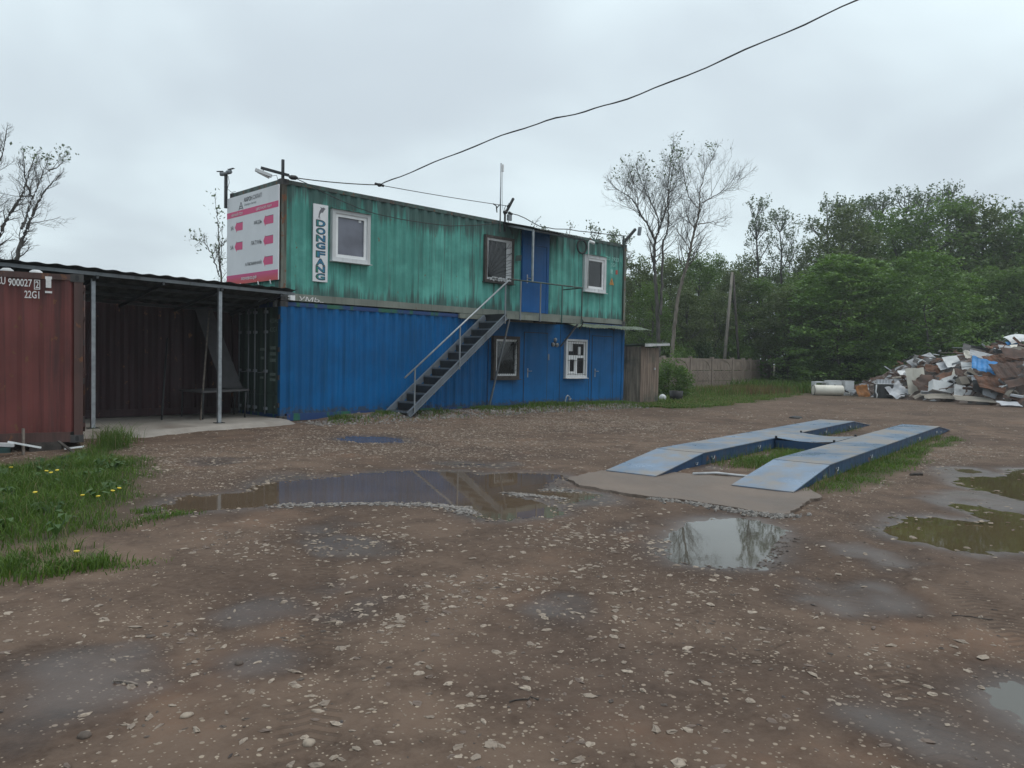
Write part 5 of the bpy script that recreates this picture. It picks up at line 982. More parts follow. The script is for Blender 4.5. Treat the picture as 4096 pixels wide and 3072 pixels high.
TREES = [(6.83, 50.28, 9.21, 2.74, 'airy'), (7.8, 48.26, 8.54, 3.1, 'broad'), (10.47, 52.28, 8.91, 3.86, 'broad'), (12.78, 54.3, 9.49, 3.66, 'broad'), (14.7, 56.3, 9.55, 3.07, 'broad'),
(14.26, 50.26, 8.46, 3.39, 'broad'), (7.74, 44.2, 6.61, 2.55, 'broad'), (10.33, 46.19, 6.44, 3.26, 'broad'), (12.5, 48.2, 6.4, 2.8, 'broad'), (17.53, 56.41, 12.94, 3.43, 'airy'),
(19.61, 57.39, 12.17, 3.49, 'airy'), (22.61, 60.35, 11.12, 2.52, 'broad'), (22.05, 62.38, 11.92, 2.0, 'airy'), (16.0, 50.5, 7.6, 4.8, 'broad'), (18.2, 43.5, 7.95, 7.2, 'spray'),
(22.0, 41.24, 7.92, 6.61, 'spray'), (20.3, 45.24, 7.99, 7.55, 'spray'), (23.45, 55.36, 11.26, 6.03, 'broad'), (27.62, 57.37, 11.58, 6.25, 'broad'), (30.73, 56.38, 12.1, 7.77, 'broad'),
(33.21, 55.37, 11.7, 5.85, 'broad'), (35.23, 54.34, 10.87, 5.57, 'broad'), (38.69, 56.37, 11.62, 5.42, 'broad'), (26.61, 66.5, 15.42, 4.26, 'airy'), (30.05, 68.52, 15.89, 4.83, 'airy'),
(32.02, 68.53, 16.15, 4.83, 'airy'), (33.63, 66.53, 16.3, 5.11, 'airy'), (37.14, 70.55, 16.88, 4.52, 'airy'), (36.81, 66.54, 16.78, 4.47, 'airy'), (40.14, 68.52, 16.08, 3.95, 'airy'),
(41.7, 68.49, 15.01, 4.39, 'airy'), (43.24, 67.49, 14.96, 4.32, 'airy'), (45.41, 68.51, 15.74, 4.39, 'airy'), (29.48, 48.26, 8.55, 4.95, 'broad'), (30.18, 46.25, 8.14, 5.05, 'broad'),
(32.1, 46.26, 8.62, 4.45, 'broad'), (8.69, 65.31, 9.86, 3.98, 'broad'), (10.34, 61.89, 8.78, 3.78, 'broad'), (11.9, 59.41, 9.81, 3.62, 'broad'), (14.86, 63.44, 9.73, 3.87, 'broad'),
(17.41, 64.9, 9.26, 3.96, 'broad'), (18.23, 60.51, 10.1, 3.69, 'broad'), (20.17, 60.15, 9.4, 3.67, 'broad'), (23.88, 64.66, 9.37, 3.94, 'broad'), (25.7, 63.88, 10.7, 3.89, 'broad'),
(25.98, 59.54, 9.41, 3.63, 'broad'), (28.91, 61.46, 9.09, 3.75, 'broad'), (32.88, 65.32, 11.03, 3.98, 'broad'), (33.52, 62.38, 9.9, 3.8, 'broad'), (38.1, 63.05, 10.84, 3.84, 'broad'),
(41.59, 65.13, 10.38, 3.97, 'broad'), (40.93, 60.86, 9.27, 3.71, 'broad'), (42.25, 59.9, 10.48, 3.65, 'broad'), (16.5, 46.5, 6.6, 4.2, 'broad'), (18.6, 50, 8.2, 4.4, 'broad'), (25.8, 47.5, 7.8, 5.0, 'broad'), (21.5, 52, 9.2, 5, 'broad'), (26, 51, 9, 5, 'broad'),
(28.2, 67, 15.2, 4.4, 'airy'), (31.0, 66, 15.6, 4.6, 'airy'), (35.2, 68, 16.2, 4.6, 'airy'), (38.6, 67, 15.9, 4.4, 'airy'), (25.3, 64, 13.4, 4.2, 'airy'), (43.8, 66, 15.0, 4.6, 'airy'), (29.3, 61, 11.3, 6.2, 'broad'), (33.0, 62, 11.6, 6.4, 'broad'), (36.6, 61, 11.4, 6.4, 'broad'), (40.0, 62, 11.2, 6.4, 'broad'), (26.0, 60, 10.8, 5.6, 'broad'), (9.23, 44.08, 3.09, 2.84, 'shrub'), (11.04, 45.07, 2.87, 2.76, 'shrub'), (13.9, 48.2, 3.3, 2.65, 'shrub'), (17.3, 47.5, 2.5, 2.98, 'shrub'), (17.36, 44.04, 2.2, 3.3, 'shrub'), (19.9, 45.03, 2.4, 3.5, 'shrub'),
(22.02, 45.04, 2.4, 3.4, 'shrub'), (23.73, 44.06, 2.6, 3.33, 'shrub'), (25.07, 43.07, 2.77, 3.25, 'shrub'), (26.57, 42.1, 3.71, 3.44, 'shrub'), (28.6, 43.0, 3.4, 3.6, 'shrub'), (7.12, 45.07, 2.94, 2.9, 'shrub'), (5.2, 47, 3.5, 3.2, 'shrub'), (18.6, 48, 3.2, 4, 'shrub'), (21.4, 48.5, 3.2, 4, 'shrub'), (24.4, 48.5, 3.4, 4, 'shrub'), (13.6, 47, 3.4, 3.6, 'shrub'), (27.5, 47.0, 3.6, 4, 'shrub'), (30.8, 44.0, 3.8, 4, 'shrub')]
SPECIAL = {(18.2, 43.5): 'broad spreading tree with tiered light green leaves, nearest the fence end', (22.0, 41.24): 'spreading tree with tiered bright leaves just behind the scrap heap', (20.3, 45.24): 'spreading tree half hidden between the two other tiered ones',
 (17.53, 56.41): 'slender airy tree standing alone above the fence against the sky', (19.61, 57.39): 'second slender airy tree beside the lone one above the fence', (22.61, 60.35): 'small dense dark tree in the dip of the skyline'}
GEN = {'broad': ('dense leafy tree of the forest edge', 'leafy trees of the forest'), 'airy': ('slender wind blown tree standing up from the forest skyline', 'slender trees on the skyline'), 'shrub': ('dark shrub at the foot of the forest trees', 'shrubs under the forest trees'), 'spray': ('', '')}
for i, (X, d_, H, w_, k) in enumerate(TREES):
    sp_ = SPECIAL.get((X, d_)); ki = 2 if k == 'broad' and X < 12 and d_ < 56 and i % 3 else i
    plant(k, ki, X, d_, H, w_ * {'broad': 1.15, 'airy': 1.3}.get(k, 1.0), sp_ or GEN[k][0], None if sp_ else GEN[k][1])
for o in bpy.data.objects:
    if o.name.startswith('shrub') and 'category' in o.keys(): o['category'] = 'shrub'
b_ = plant('shrub', 1, 6.3, 30.8, 1.8, 1.9, 'green leafy bush between the outhouse and the concrete fence'); b_['category'] = 'bush'

# ---------------------------------------------------------------- scrap heap and the things beside it
FLN = [(14.6, 35.2), (15.2, 34.4), (15.9, 34.0), (17.0, 32.9), (17.9, 30.3), (18.4, 28.3), (19.2, 26.3), (21, 24.5), (24, 23.5)]
def mound(X, d):
    X = np.asarray(X, float); d = np.asarray(d, float); best = np.full(X.shape, 1e9)
    for a, b in zip(FLN[:-1], FLN[1:]):
        e = (b[0] - a[0], b[1] - a[1]); t = np.clip(((X - a[0]) * e[0] + (d - a[1]) * e[1]) / (e[0] ** 2 + e[1] ** 2), 0, 1); best = np.minimum(best, np.hypot(X - a[0] - e[0] * t, d - a[1] - e[1] * t))
    fx = [p[0] for p in FLN]; fd = np.interp(X, fx, [p[1] for p in FLN]); Hm = np.interp(X, [14.6, 16, 17, 18.1, 19.2, 21.8, 25], [.0, .12, .6, 1.65, 2.15, 3.0, 3.4])
    h = Hm * (1 - np.exp(-best / 1.5)) * (1 - sst(3.2, 6.5, best)) * (1 - sst(25, 29, X)); return np.where((d < fd) | (X < 14.6), -.15, h)
X, Dd = np.meshgrid(np.arange(14.4, 29.2, .16), np.arange(23, 44.2, .16)); h = mound(X, Dd); jag = .06 * fbm(X, Dd, 1.6, 3, 90) + .08 * (np.abs(vn(X * 3.1, Dd * 3.1, 91)) * 2 - .5); h = np.where(h > 0, h + jag * np.clip(h * 2, 0, 1) - .12, h)
rv = np.array([r_.x, r_.y]) / math.hypot(r_.x, r_.y); wx = CAM.x + rv[0] * X + fdir[0] * Dd; wy = CAM.y + rv[1] * X + fdir[1] * Dd
ii = np.arange(X.size).reshape(X.shape); q = np.stack([ii[:-1, :-1], ii[:-1, 1:], ii[1:, 1:], ii[1:, :-1]], -1); keep = (h[:-1, :-1] > -.12) | (h[1:, 1:] > -.12); q = q[keep]
def heapm():
    n = N('mixed_small_scrap'); v = n.vor(4.5, n.co((1, 1, .6))); c = n.n('ShaderNodeSeparateColor'); n.l(v.outputs['Color'], c.inputs[0])
    k = n.mix(c.outputs[0], (.028, .022, .02), (.085, .045, .032)); k = n.mix(n.math('GREATER_THAN', c.outputs[1], .88), k, (.26, .26, .27)); k = n.mix(n.math('GREATER_THAN', c.outputs[2], .9), k, (.16, .12, .10)); n.bump(c.outputs[0], .8, .15); return n.fin(k, .7)
tag(np_obj('scrap_heap', np.stack([wx.ravel(), wy.ravel(), h.ravel()], -1), q.reshape(-1, 4), mats=[heapm()]), kind='stuff')
M_S = {'white': paint('scrap_white', (.60, .61, .62), (.25, .23, .2), .4, (.52, .72), .70, .45, seed=81), 'cream': paint('scrap_cream', (.60, .57, .50), (.25, .2, .15), .4, (.52, .72), .70, .5, seed=82), 'grey': paint('scrap_grey', (.28, .29, .31), (.12, .11, .1), .5, (.5, .7), .64, .5, seed=83), 'lgrey': paint('scrap_light_grey', (.42, .43, .46), (.2, .19, .18), .4, (.5, .7), .68, .45, seed=84),
 'dark': plain('scrap_dark', (.035, .035, .038), .6, var=.4), 'rust': plain('scrap_rust', (.115, .05, .028), .8, var=.45, scale=3, bump=.3), 'brown': plain('scrap_brown', (.075, .042, .032), .8, var=.45, scale=3, bump=.3), 'blue': paint('scrap_blue', (.025, .19, .46), (.02, .08, .2), .5, (.5, .7), .74, .5, seed=85), 'tan': plain('scrap_muddy', (.22, .195, .165), .85, var=.25, scale=2, bump=.3), 'orange': plain('scrap_orange_rust', (.28, .115, .035), .8, var=.35, scale=5)}
RV = Vector((rv[0], rv[1], 0)); FV = Vector((fdir[0], fdir[1], 0)); UPV = Vector((0, 0, 1))
def frame(roll, tilt):
    """axes of a piece lying on the slope: across, up the slope, out of it"""
    a = R(roll); t = R(tilt); up = (UPV * math.sin(t) + FV * math.cos(t)); nr = RV.cross(up); x = RV * math.cos(a) + up * math.sin(a); y = up * math.cos(a) - RV * math.sin(a); return x, y, nr
def piece(kind, c, w_, h_, roll, tilt, mat, name, label, cat, group=None, rng=random):
    c = Vector(c); x, y, n = frame(roll, tilt); m = MB(); sd_ = rng.random() * 50; m2 = [mat]
    if kind in ('sheet', 'crumple', 'corr', 'slab', 'hood'):
        nu, nv = (14, 10); am = {'sheet': .05, 'crumple': .14, 'corr': .05, 'slab': .07, 'hood': .02}[kind] * min(w_, max(h_, .3)); ed = {'sheet': .06, 'crumple': .25, 'corr': .06, 'slab': .16, 'hood': .0}[kind]
        if kind == 'corr': nu = 60
        def fn(u, v, s):
            U = u - .5; V = v - .5; e1 = 1 + ed * mnoise.noise((v * 4 + sd_, 1, 0)); e2 = 1 + ed * mnoise.noise((u * 4 + sd_, 2, 0)); z = am * (mnoise.noise((u * 2.4 + sd_, v * 2.4, 0)) + .5 * mnoise.noise((u * 6, v * 6, sd_)))
            if kind == 'corr': z += .022 * math.copysign(min(1, abs(math.sin(u * w_ / .19 * math.pi)) * 1.8), math.sin(u * w_ / .19 * math.pi))
            if kind == 'hood': z += .16 * h_ * math.cos(U * math.pi) + .5 * h_ * (.25 - V * V)
            return c + x * (U * w_ * e1) + y * (V * h_ * e2) + n * (z + s)
        m.grid(lambda u, v: fn(u, v, .0), nu, nv, sm=kind != 'corr'); m.grid(lambda u, v: fn(u, 1 - v, -.012), nu, nv, sm=kind != 'corr')
        o_ = (nu + 1) * (nv + 1)
        for i in range(nu): m.f += [(i, i + 1, o_ + nv * (nu + 1) + i + 1, o_ + nv * (nu + 1) + i)]; m.m.append(0); m.sm.append(False)
    elif kind == 'box': m.obox(c, (w_, h_, min(w_, h_) * .8), Matrix((x, y, n)).transposed())
    elif kind == 'pipe': m.tube([c - x * w_ / 2, c + y * .01, c + x * w_ / 2 + n * .02], max(.012, h_ / 2), 7)
    return tag(m.build(name, mat), label, cat, group)
SC = [('sheet', 28.14, -3.71, 0.72, 0.70, 0.95, 4, 80, 'cream', 'sheet_metal', 'tall cream sheet standing upright at the low end of the scrap heap', 'scrap sheet'),
('sheet', 29.05, -3.18, 1.12, 0.97, 0.22, 4, 40, 'white', 'sheet_metal', 'flat white sheet lying across the top of the cream one', 'scrap sheet'),
('crumple', 27.77, -3.07, 0.34, 0.72, 0.55, 30, 50, 'lgrey', 'crumpled_sheet', 'crumpled pale grey cover slumped beside the cream sheet', 'scrap sheet'),
('box', 27.18, -5.16, 0.5, 1.11, 0.34, -12, 70, 'white', 'appliance_shell', 'long white appliance shell tipped in front of the washing machine front', 'appliance shell'),
('sheet', 26.79, -5.77, 0.47, 0.39, 0.36, -10, 70, 'white', 'scrap_sheet', 'small white panel under the grey brown box', 'panel'),
('box', 27.21, -5.75, 0.81, 0.3, 0.27, 10, 60, 'tan', 'metal_box', 'grey brown box above the white panel', 'box'),
('corr', 27.0, -6.85, 1.40, 1.35, 0.55, -22, 50, 'blue', 'corrugated_sheet', 'bright blue corrugated sheet on the face of the scrap heap', 'corrugated sheet'),
('sheet', 28.19, -5.64, 1.40, 0.4, 0.37, -5, 60, 'white', 'scrap_sheet', 'white panel touching the upper corner of the blue sheet', 'panel'),
('corr', 27.93, -7.06, 1.75, 1.46, 0.5, 12, 40, 'rust', 'corrugated_sheet', 'upper rusty corrugated sheet beyond the blue one', 'corrugated sheet'),
('corr', 26.65, -7.64, 1.24, 1.3, 0.36, 8, 45, 'brown', 'corrugated_sheet', 'lowest of the brown corrugated sheets, over the tyre', 'corrugated sheet'),
('corr', 27.3, -7.36, 1.5, 1.4, 0.3, 10, 40, 'brown', 'corrugated_sheet', 'middle one of the rusty corrugated sheets', 'corrugated sheet'),
('hood', 30.24, -7.0, 2.62, 0.95, 0.4, 12, 35, 'white', 'curved_sheet', 'curved white panel on the crest of the scrap heap', 'panel'),
('sheet', 29.89, -6.87, 2.46, 0.5, 0.13, 5, 50, 'blue', 'blue_strip', 'narrow blue strip under the curved white panel', 'scrap sheet'),
('sheet', 30.32, -5.25, 2.20, 0.66, 0.34, -25, 50, 'dark', 'dark_sheet', 'dark grey sheet sticking up on the ridge of the heap', 'scrap sheet'),
('pipe', 31.06, -4.58, 2.27, 0.64, 0.025, 0, 0, 'grey', 'thin_pipe', 'thin pipe sticking out level from the ridge beside the dark sheet', 'pipe'),
('pipe', 30.38, -4.47, 2.03, 0.9, 0.025, 0, 0, 'tan', 'thin_pipe', 'longer thin pipe just below the other one on the ridge', 'pipe'),
('pipe', 31.05, -6.46, 2.72, 0.75, 0.02, 32, 90, 'grey', 'thin_rod', 'thin rod slanting up from the crest toward the curved panel', 'rod'),
('sheet', 28.99, -4.52, 1.46, 0.45, 0.29, 15, 55, 'lgrey', 'scrap_sheet', 'light grey panel on the slope above the rusty bent sheet', 'panel'),
('sheet', 29.19, -4.79, 1.64, 0.6, 0.42, 10, 55, 'white', 'scrap_sheet', 'pale panel high on the slope above the blue sheet', 'panel'),
('sheet', 28.81, -6.1, 1.86, 0.5, 0.18, -20, 45, 'lgrey', 'grey_strip', 'light strip between the ridge and the rusty sheets', 'scrap sheet'),
('crumple', 29.64, -5.29, 1.96, 0.32, 0.28, 0, 60, 'cream', 'crumpled_bag', 'small cream crumpled bundle under the dark sheet', 'bundle'),
('slab', 26.71, -5.28, 0.22, 1.62, 0.42, 6, 18, 'tan', 'muddy_sheet', 'long muddy sheet at the foot of the heap under the white shell', 'scrap sheet'),
('slab', 25.74, -6.99, 0.18, 2.0, 0.42, -9, 18, 'tan', 'muddy_sheet', 'longest muddy sheet at the foot of the heap', 'scrap sheet'),
('slab', 25.05, -8.01, 0.1, 0.9, 0.34, -4, 18, 'lgrey', 'muddy_sheet', 'grey end piece lying in front of the tyre', 'scrap sheet'),
('sheet', 26.04, -7.13, 0.5, 0.66, 0.46, -20, 65, 'grey', 'grey_plate', 'grey plate leaning beside the tyre', 'plate'),
('pipe', 26.0, -7.72, 0.82, 0.8, 0.05, 22, 60, 'white', 'white_pole', 'white pole slanting above the tyre', 'pole'),
('pipe', 25.96, -7.69, 0.73, 0.75, 0.05, 5, 60, 'lgrey', 'white_pole', 'pale pole lying level above the tyre', 'pole'),
('crumple', 27.91, -4.19, 0.66, 0.9, 0.66, 35, 50, 'brown', 'bent_sheet', 'large dark brown bent sheet beside the cream one', 'scrap sheet'),
('sheet', 27.27, -4.14, 0.2, 0.66, 0.13, 30, 40, 'tan', 'broken_plank', 'muddy plank on the ground in front of the brown bent sheet', 'plank'),
('crumple', 28.92, -4.1, 1.32, 0.52, 0.32, -10, 50, 'rust', 'bent_sheet', 'orange rusty bent sheet beside the white hooked pipe', 'scrap sheet'),
('sheet', 27.48, -6.0, 1.1, 0.42, 0.33, -50, 60, 'tan', 'tan_plate', 'tan plate tucked under the blue corrugated sheet', 'plate'),
('sheet', 27.94, -5.26, 1.1, 0.2, 0.36, -25, 65, 'cream', 'cream_strip', 'short cream strip above the washing machine front', 'strip'),
('corr', 26.97, -6.43, 0.92, 0.55, 0.2, -12, 50, 'lgrey', 'torn_sheet', 'torn grey ribbed sheet below the blue one', 'scrap sheet'),
('crumple', 28.22, -7.56, 2.02, 0.58, 0.42, 5, 60, 'tan', 'crushed_tank', 'crushed pale tank shell above the rusty corrugated sheets', 'tank shell'),
('sheet', 29.33, -6.81, 2.26, 0.6, 0.2, -8, 40, 'grey', 'scrap_sheet', 'grey panel below the curved white one on the crest', 'panel'),
('sheet', 29.12, -7.3, 2.32, 0.72, 0.13, 6, 40, 'cream', 'scrap_sheet', 'narrow cream panel by the crest at the edge of the picture', 'panel'),
('sheet', 28.1, -4.75, .95, .5, .28, 18, 50, 'dark', 'dark_sheet', 'dark bent sheet under the light grey panel', 'scrap sheet'),
('sheet', 26.6, -6.6, .62, .6, .42, -15, 60, 'dark', 'dark_plate', 'dark plate in the hollow below the blue sheet', 'plate')]
for (k, x, y, z, w_, h_, ro, ti, mt, nm, lb, ct) in SC: piece(k, (x - fdir[0] * .28, y - fdir[1] * .28, z + .03), w_ * 1.15, h_ * (1.3 if h_ > .06 else 1), ro, ti, M_S[mt], nm, lb, ct)
rg = random.Random(5); LBL = {'rust': 'small rusty piece jammed in the scrap heap', 'brown': 'small dark brown piece jammed in the scrap heap', 'grey': 'small grey piece jammed in the scrap heap', 'lgrey': 'small pale grey piece jammed in the scrap heap', 'dark': 'small black piece jammed in the scrap heap', 'white': 'small white piece jammed in the scrap heap', 'tan': 'small muddy piece jammed in the scrap heap'}
BIG = [('corr', 'rust', 'rusty ribbed roof sheet bent over the slope of the heap'), ('sheet', 'brown', 'wide brown sheet curling on the slope of the heap'), ('crumple', 'dark', 'big black crumpled sheet in the heap'), ('sheet', 'grey', 'wide grey bent sheet in the heap'), ('corr', 'brown', 'dark brown ribbed sheet in the heap'), ('crumple', 'rust', 'big crumpled rusty sheet in the heap')]
for k in range(24):
    while True:
        X_, d_ = rg.uniform(16.8, 23.5), rg.uniform(25, 36); hh = float(mound(np.array([X_]), np.array([d_]))[0])
        if hh > .35 and X_ / d_ < .72 and X_ / d_ > .50: break
    kd, mt, lb = BIG[k % 6]; piece(kd, px(X_, d_, hh + rg.uniform(.0, .12)), rg.uniform(.9, 1.7), rg.uniform(.3, .6), rg.uniform(-28, 28), rg.uniform(20, 55), M_S[mt], 'large_scrap_sheet', lb, 'scrap sheet', lb.split(' in the')[0].split(' on the')[0].split(' bent over')[0] + 's of the heap', rg)
for k in range(16):
    X_, d_ = rg.uniform(17.5, 23), rg.uniform(27, 35); hh = float(mound(np.array([X_]), np.array([d_]))[0])
    if hh < .3 or X_ / d_ > .7: continue
    piece('pipe', px(X_, d_, hh + .1), rg.uniform(.8, 1.9), rg.uniform(.025, .06), rg.uniform(-35, 35), rg.uniform(20, 80), M_S[('rust', 'grey', 'dark', 'lgrey')[k % 4]], 'scrap_pipe', ('rusty', 'grey', 'black', 'pale')[k % 4] + ' pipe stuck in the scrap heap', 'pipe', ('rusty', 'grey', 'black', 'pale')[k % 4] + ' pipes in the scrap heap', rg)
cnt = 0
while cnt < 180:
    X_, d_ = rg.uniform(15, 23.5), rg.uniform(25, 37); hh = float(mound(np.array([X_]), np.array([d_]))[0])
    if hh < .05 or X_ / d_ > .72: continue
    mt = rg.choice(['rust', 'brown', 'brown', 'grey', 'dark', 'dark', 'dark', 'rust', 'dark', 'rust', 'tan', 'grey', 'lgrey', 'brown', 'rust', 'dark']); p = px(X_, d_, hh + rg.uniform(-.03, .2)); s = rg.uniform(.14, .5)
    piece(rg.choice(['sheet', 'sheet', 'crumple', 'corr', 'pipe']) if cnt % 9 else 'box', p, s * rg.uniform(.8, 2.2), s * rg.uniform(.10, .45) if cnt % 5 else .03, rg.uniform(-55, 55), rg.uniform(5, 95), M_S[mt], 'scrap_piece', LBL[mt], 'scrap piece', 'small %s pieces in the scrap heap' % {'lgrey': 'pale grey', 'dark': 'black', 'tan': 'muddy'}.get(mt, mt), rg); cnt += 1
# washing machine front with its round opening
SC0 = 0
t = thing('washing_machine_front', 'white washing machine front with a round dark opening in the scrap heap', 'washing machine', (27.49, -5.18, .55)); x, y, n = frame(20, 65); c = Vector((27.2, -5.45, .78)); m = MB(); m.obox(c, (.66, .5, .25), Matrix((x, y, n)).transposed()); m.build('cabinet', M_S['white'], t)
m = MB(); m.lathe([(.16, .0), (.165, .03), (.12, .035), (.115, .01)], c - x * .1 - y * .05 + n * .125, n, 20); m.build('door_ring', M_S['grey'], t); m = MB(); m.lathe([(.115, .01), (.001, .012)], c - x * .1 - y * .05 + n * .125, n, 20); m.build('opening', M_BLACK, t)
m = MB(); m.lathe([(.045, .004), (.001, .006)], c + x * .22 + y * .14 + n * .125, n, 14); m.build('knob_hole', M_BLACK, t)
t = thing('old_tyre', 'worn brown tyre standing on edge with white scrap inside at the foot of the heap', 'tyre', (25.33, -8.05, .1)); m = MB(); ax = (-FV + RV * .25).normalized(); m.lathe([(.19, -.09), (.25, -.1), (.275, -.05), (.275, .05), (.25, .1), (.19, .09), (.175, .0), (.19, -.09)], (25.33, -8.05, .36), ax, 26); m.build('tread', M_S['tan'], t)
m = MB(); m.obox((25.36, -8.04, .32), (.22, .05, .16), Matrix((RV, -ax, UPV)).transposed()); m.build('white_lump', M_S['white'], t)
m = MB(); b0 = Vector((29.5, -3.6, .9)); m.tube([b0, b0 + RV * .06 + UPV * .35, b0 + RV * .2 + UPV * .72, b0 + RV * .02 + UPV * .82, b0 - RV * .12 + UPV * .75, b0 - RV * .14 + UPV * .66], .035, 7); m.tube([b0 + RV * .2 + UPV * .72, b0 - RV * .22 + UPV * .9], .02, 6); tag(m.build('hooked_pipe', M_S['white']), 'white hooked pipe rising behind the cream sheet', 'pipe')
m = MB(); m.tube([b0 - RV * .05 - UPV * .5, b0 + RV * .3 + UPV * .3], .03, 6); tag(m.build('dark_pole', M_S['dark']), 'dark pole leaning across the edge of the cream sheet', 'pole')
# things lined up beside the heap
t = thing('white_tank', 'white cylindrical boiler lying on the gravel at the end of the row', 'boiler', (27.3, -.33, 0)); p, q = Vector((26.84, .16, .25)), Vector((27.79, -.82, .25)); ax = (q - p); L = ax.length; m = MB(); m.lathe([(.001, 0), (.2, .0), (.235, .02), (.24, .05), (.24, L - .05), (.235, L - .02), (.2, L), (.001, L)], p, ax, 28); m.build('shell', M_S['cream'], t)
for s in (.35, 1.0): m = MB(); m.tube([p + ax.normalized() * s + UPV * .235, p + ax.normalized() * s + UPV * .275], .025, 8); m.build('pipe_stub', M_DARKST, t)
m = MB(); m.lathe([(.235, -.004), (.243, .0), (.243, .02), (.235, .024)], p, ax, 28); m.build('rim', M_DARKST, t)
def applbox(nm, lb, ct, c, w_, h_, d_, mat, rz, open_=False):
    t = thing(nm, lb, ct, c, rz); Rz = Matrix.Rotation(rz, 3, 'Z'); t.rotation_euler = (0, 0, 0); c = Vector(c); m = MB()
    if open_:
        for (ox, oz, sx, sz) in ((-w_ / 2, h_ / 2, .04, h_), (w_ / 2, h_ / 2, .04, h_), (0, h_ - .02, w_, .04), (0, .02, w_, .04)): m.obox(c + Rz @ Vector((ox, 0, oz)), (sx, d_, sz), Rz)
    else: m.obox(c + Vector((0, 0, h_ / 2)), (w_, d_, h_), Rz)
    m.build('cabinet', mat, t); m = MB(); m.obox(c + Rz @ Vector((0, -d_ / 2 - .01, h_ * .5)), (w_ * .86, .015, h_ * .82), Rz)
    if not open_: m.build('front', mat, t)
    m = MB(); m.obox(c + Vector((0, 0, h_ + .012)), (w_ + .03, d_ + .03, .024), Rz); m.build('top', M_S['white'], t); return t
rz45 = R(-45)
applbox('white_appliance', 'white cabinet behind the boiler, next to the open frame', 'appliance', (28.62, -.02, 0), .62, .66, .5, M_S['white'], rz45); applbox('white_appliance', 'white upright cabinet past the end of the boiler', 'appliance', (29.0, -.55, 0), .42, .66, .45, M_S['white'], rz45); applbox('open_cabinet', 'open white frame of a cabinet behind the boiler', 'appliance', (28.15, .45, 0), .5, .6, .5, M_S['white'], rz45, True)
board('pale_plank', (28.15, -.95, .14), (28.4, -1.4, .03), .12, .05, M_S['cream'], 'cream board on the gravel past the boiler', 'board'); m = MB(); m.obox((28.35, -1.0, .28), (.42, .3, .05), Matrix.Rotation(rz45, 3, 'Z')); tag(m.build('flat_cover', M_S['lgrey']), 'pale flat lid lying above the cream board', 'lid')
m = MB(); m.obox((28.45, -1.15, .12), (.22, .2, .18), Matrix.Rotation(rz45, 3, 'Z')); tag(m.build('small_box', M_S['white']), 'small pale box beside the cream board', 'box')
piece('crumple', (28.1, -1.6, .25), .55, .6, 10, 70, M_S['orange'], 'rusty_drum', 'orange rusty crushed drum between the boiler and the black cabinet', 'drum'); piece('crumple', (28.4, -1.55, .45), .4, .3, -5, 60, M_S['grey'], 'grey_scrap', 'grey crushed piece on top of the orange drum', 'scrap piece')
t = applbox('black_cabinet', 'black cabinet with white ribbed radiator pieces on top beside the crumpled cover', 'cabinet', (27.55, -2.7, 0), .62, .62, .5, M_S['dark'], rz45)
for k in range(5): m = MB(); m.obox(Vector((27.55, -2.7, .73)) + RV * (-.26 + k * .13), (.085, .12, .19), Matrix((RV, FV, UPV)).transposed()); tag(m.build('radiator_fin', M_S['lgrey']), 'pale radiator piece standing on the black cabinet', 'radiator piece', 'radiator pieces on the black cabinet')
m = MB(); m.tube([Vector((27.1, -2.55, .6)), Vector((27.1, -2.55, .45)), Vector((27.02, -2.56, .28)), Vector((27.1, -2.6, .15)), Vector((27.04, -2.6, .02))], .03, 6); tag(m.build('white_strap', M_S['white']), 'white strap hanging down beside the black cabinet', 'strap')
for k in range(8):
    piece(rg.choice(['sheet', 'crumple']), (28.6 + rg.uniform(-.3, .5), -2.5 + rg.uniform(-.5, .5), .3 + k * .09), rg.uniform(.3, .6), rg.uniform(.1, .3), rg.uniform(-30, 30), rg.uniform(20, 60), M_S[('dark', 'grey', 'brown', 'tan')[k % 4]], 'scrap_piece', LBL[('dark', 'grey', 'brown', 'tan')[k % 4]].replace('jammed in the scrap heap', 'piled behind the black cabinet'), 'scrap piece', 'scrap piled behind the black cabinet', rg)
m = MB(); m.lathe([(.001, 0), (.22, 0), (.25, .38), (.235, .38), (.21, .03), (.001, .03)], (16.0, .47, 0), n=18); tag(m.build('black_tub', M_BLACK), 'black tub on the grass in front of the leafy bush', 'tub')
m = MB(); m.ball((0, 0, 0), .14, (1, 1, 1), 5); m.v = [(15.55 + p[0], .75 + p[1], .12 + p[2] * (1 + .3 * mnoise.noise((p[0] * 9, p[1] * 9, 1)))) for p in m.v]; tag(m.build('white_bag', M_S['white']), 'small white bag on the grass beside the black tub', 'bag')

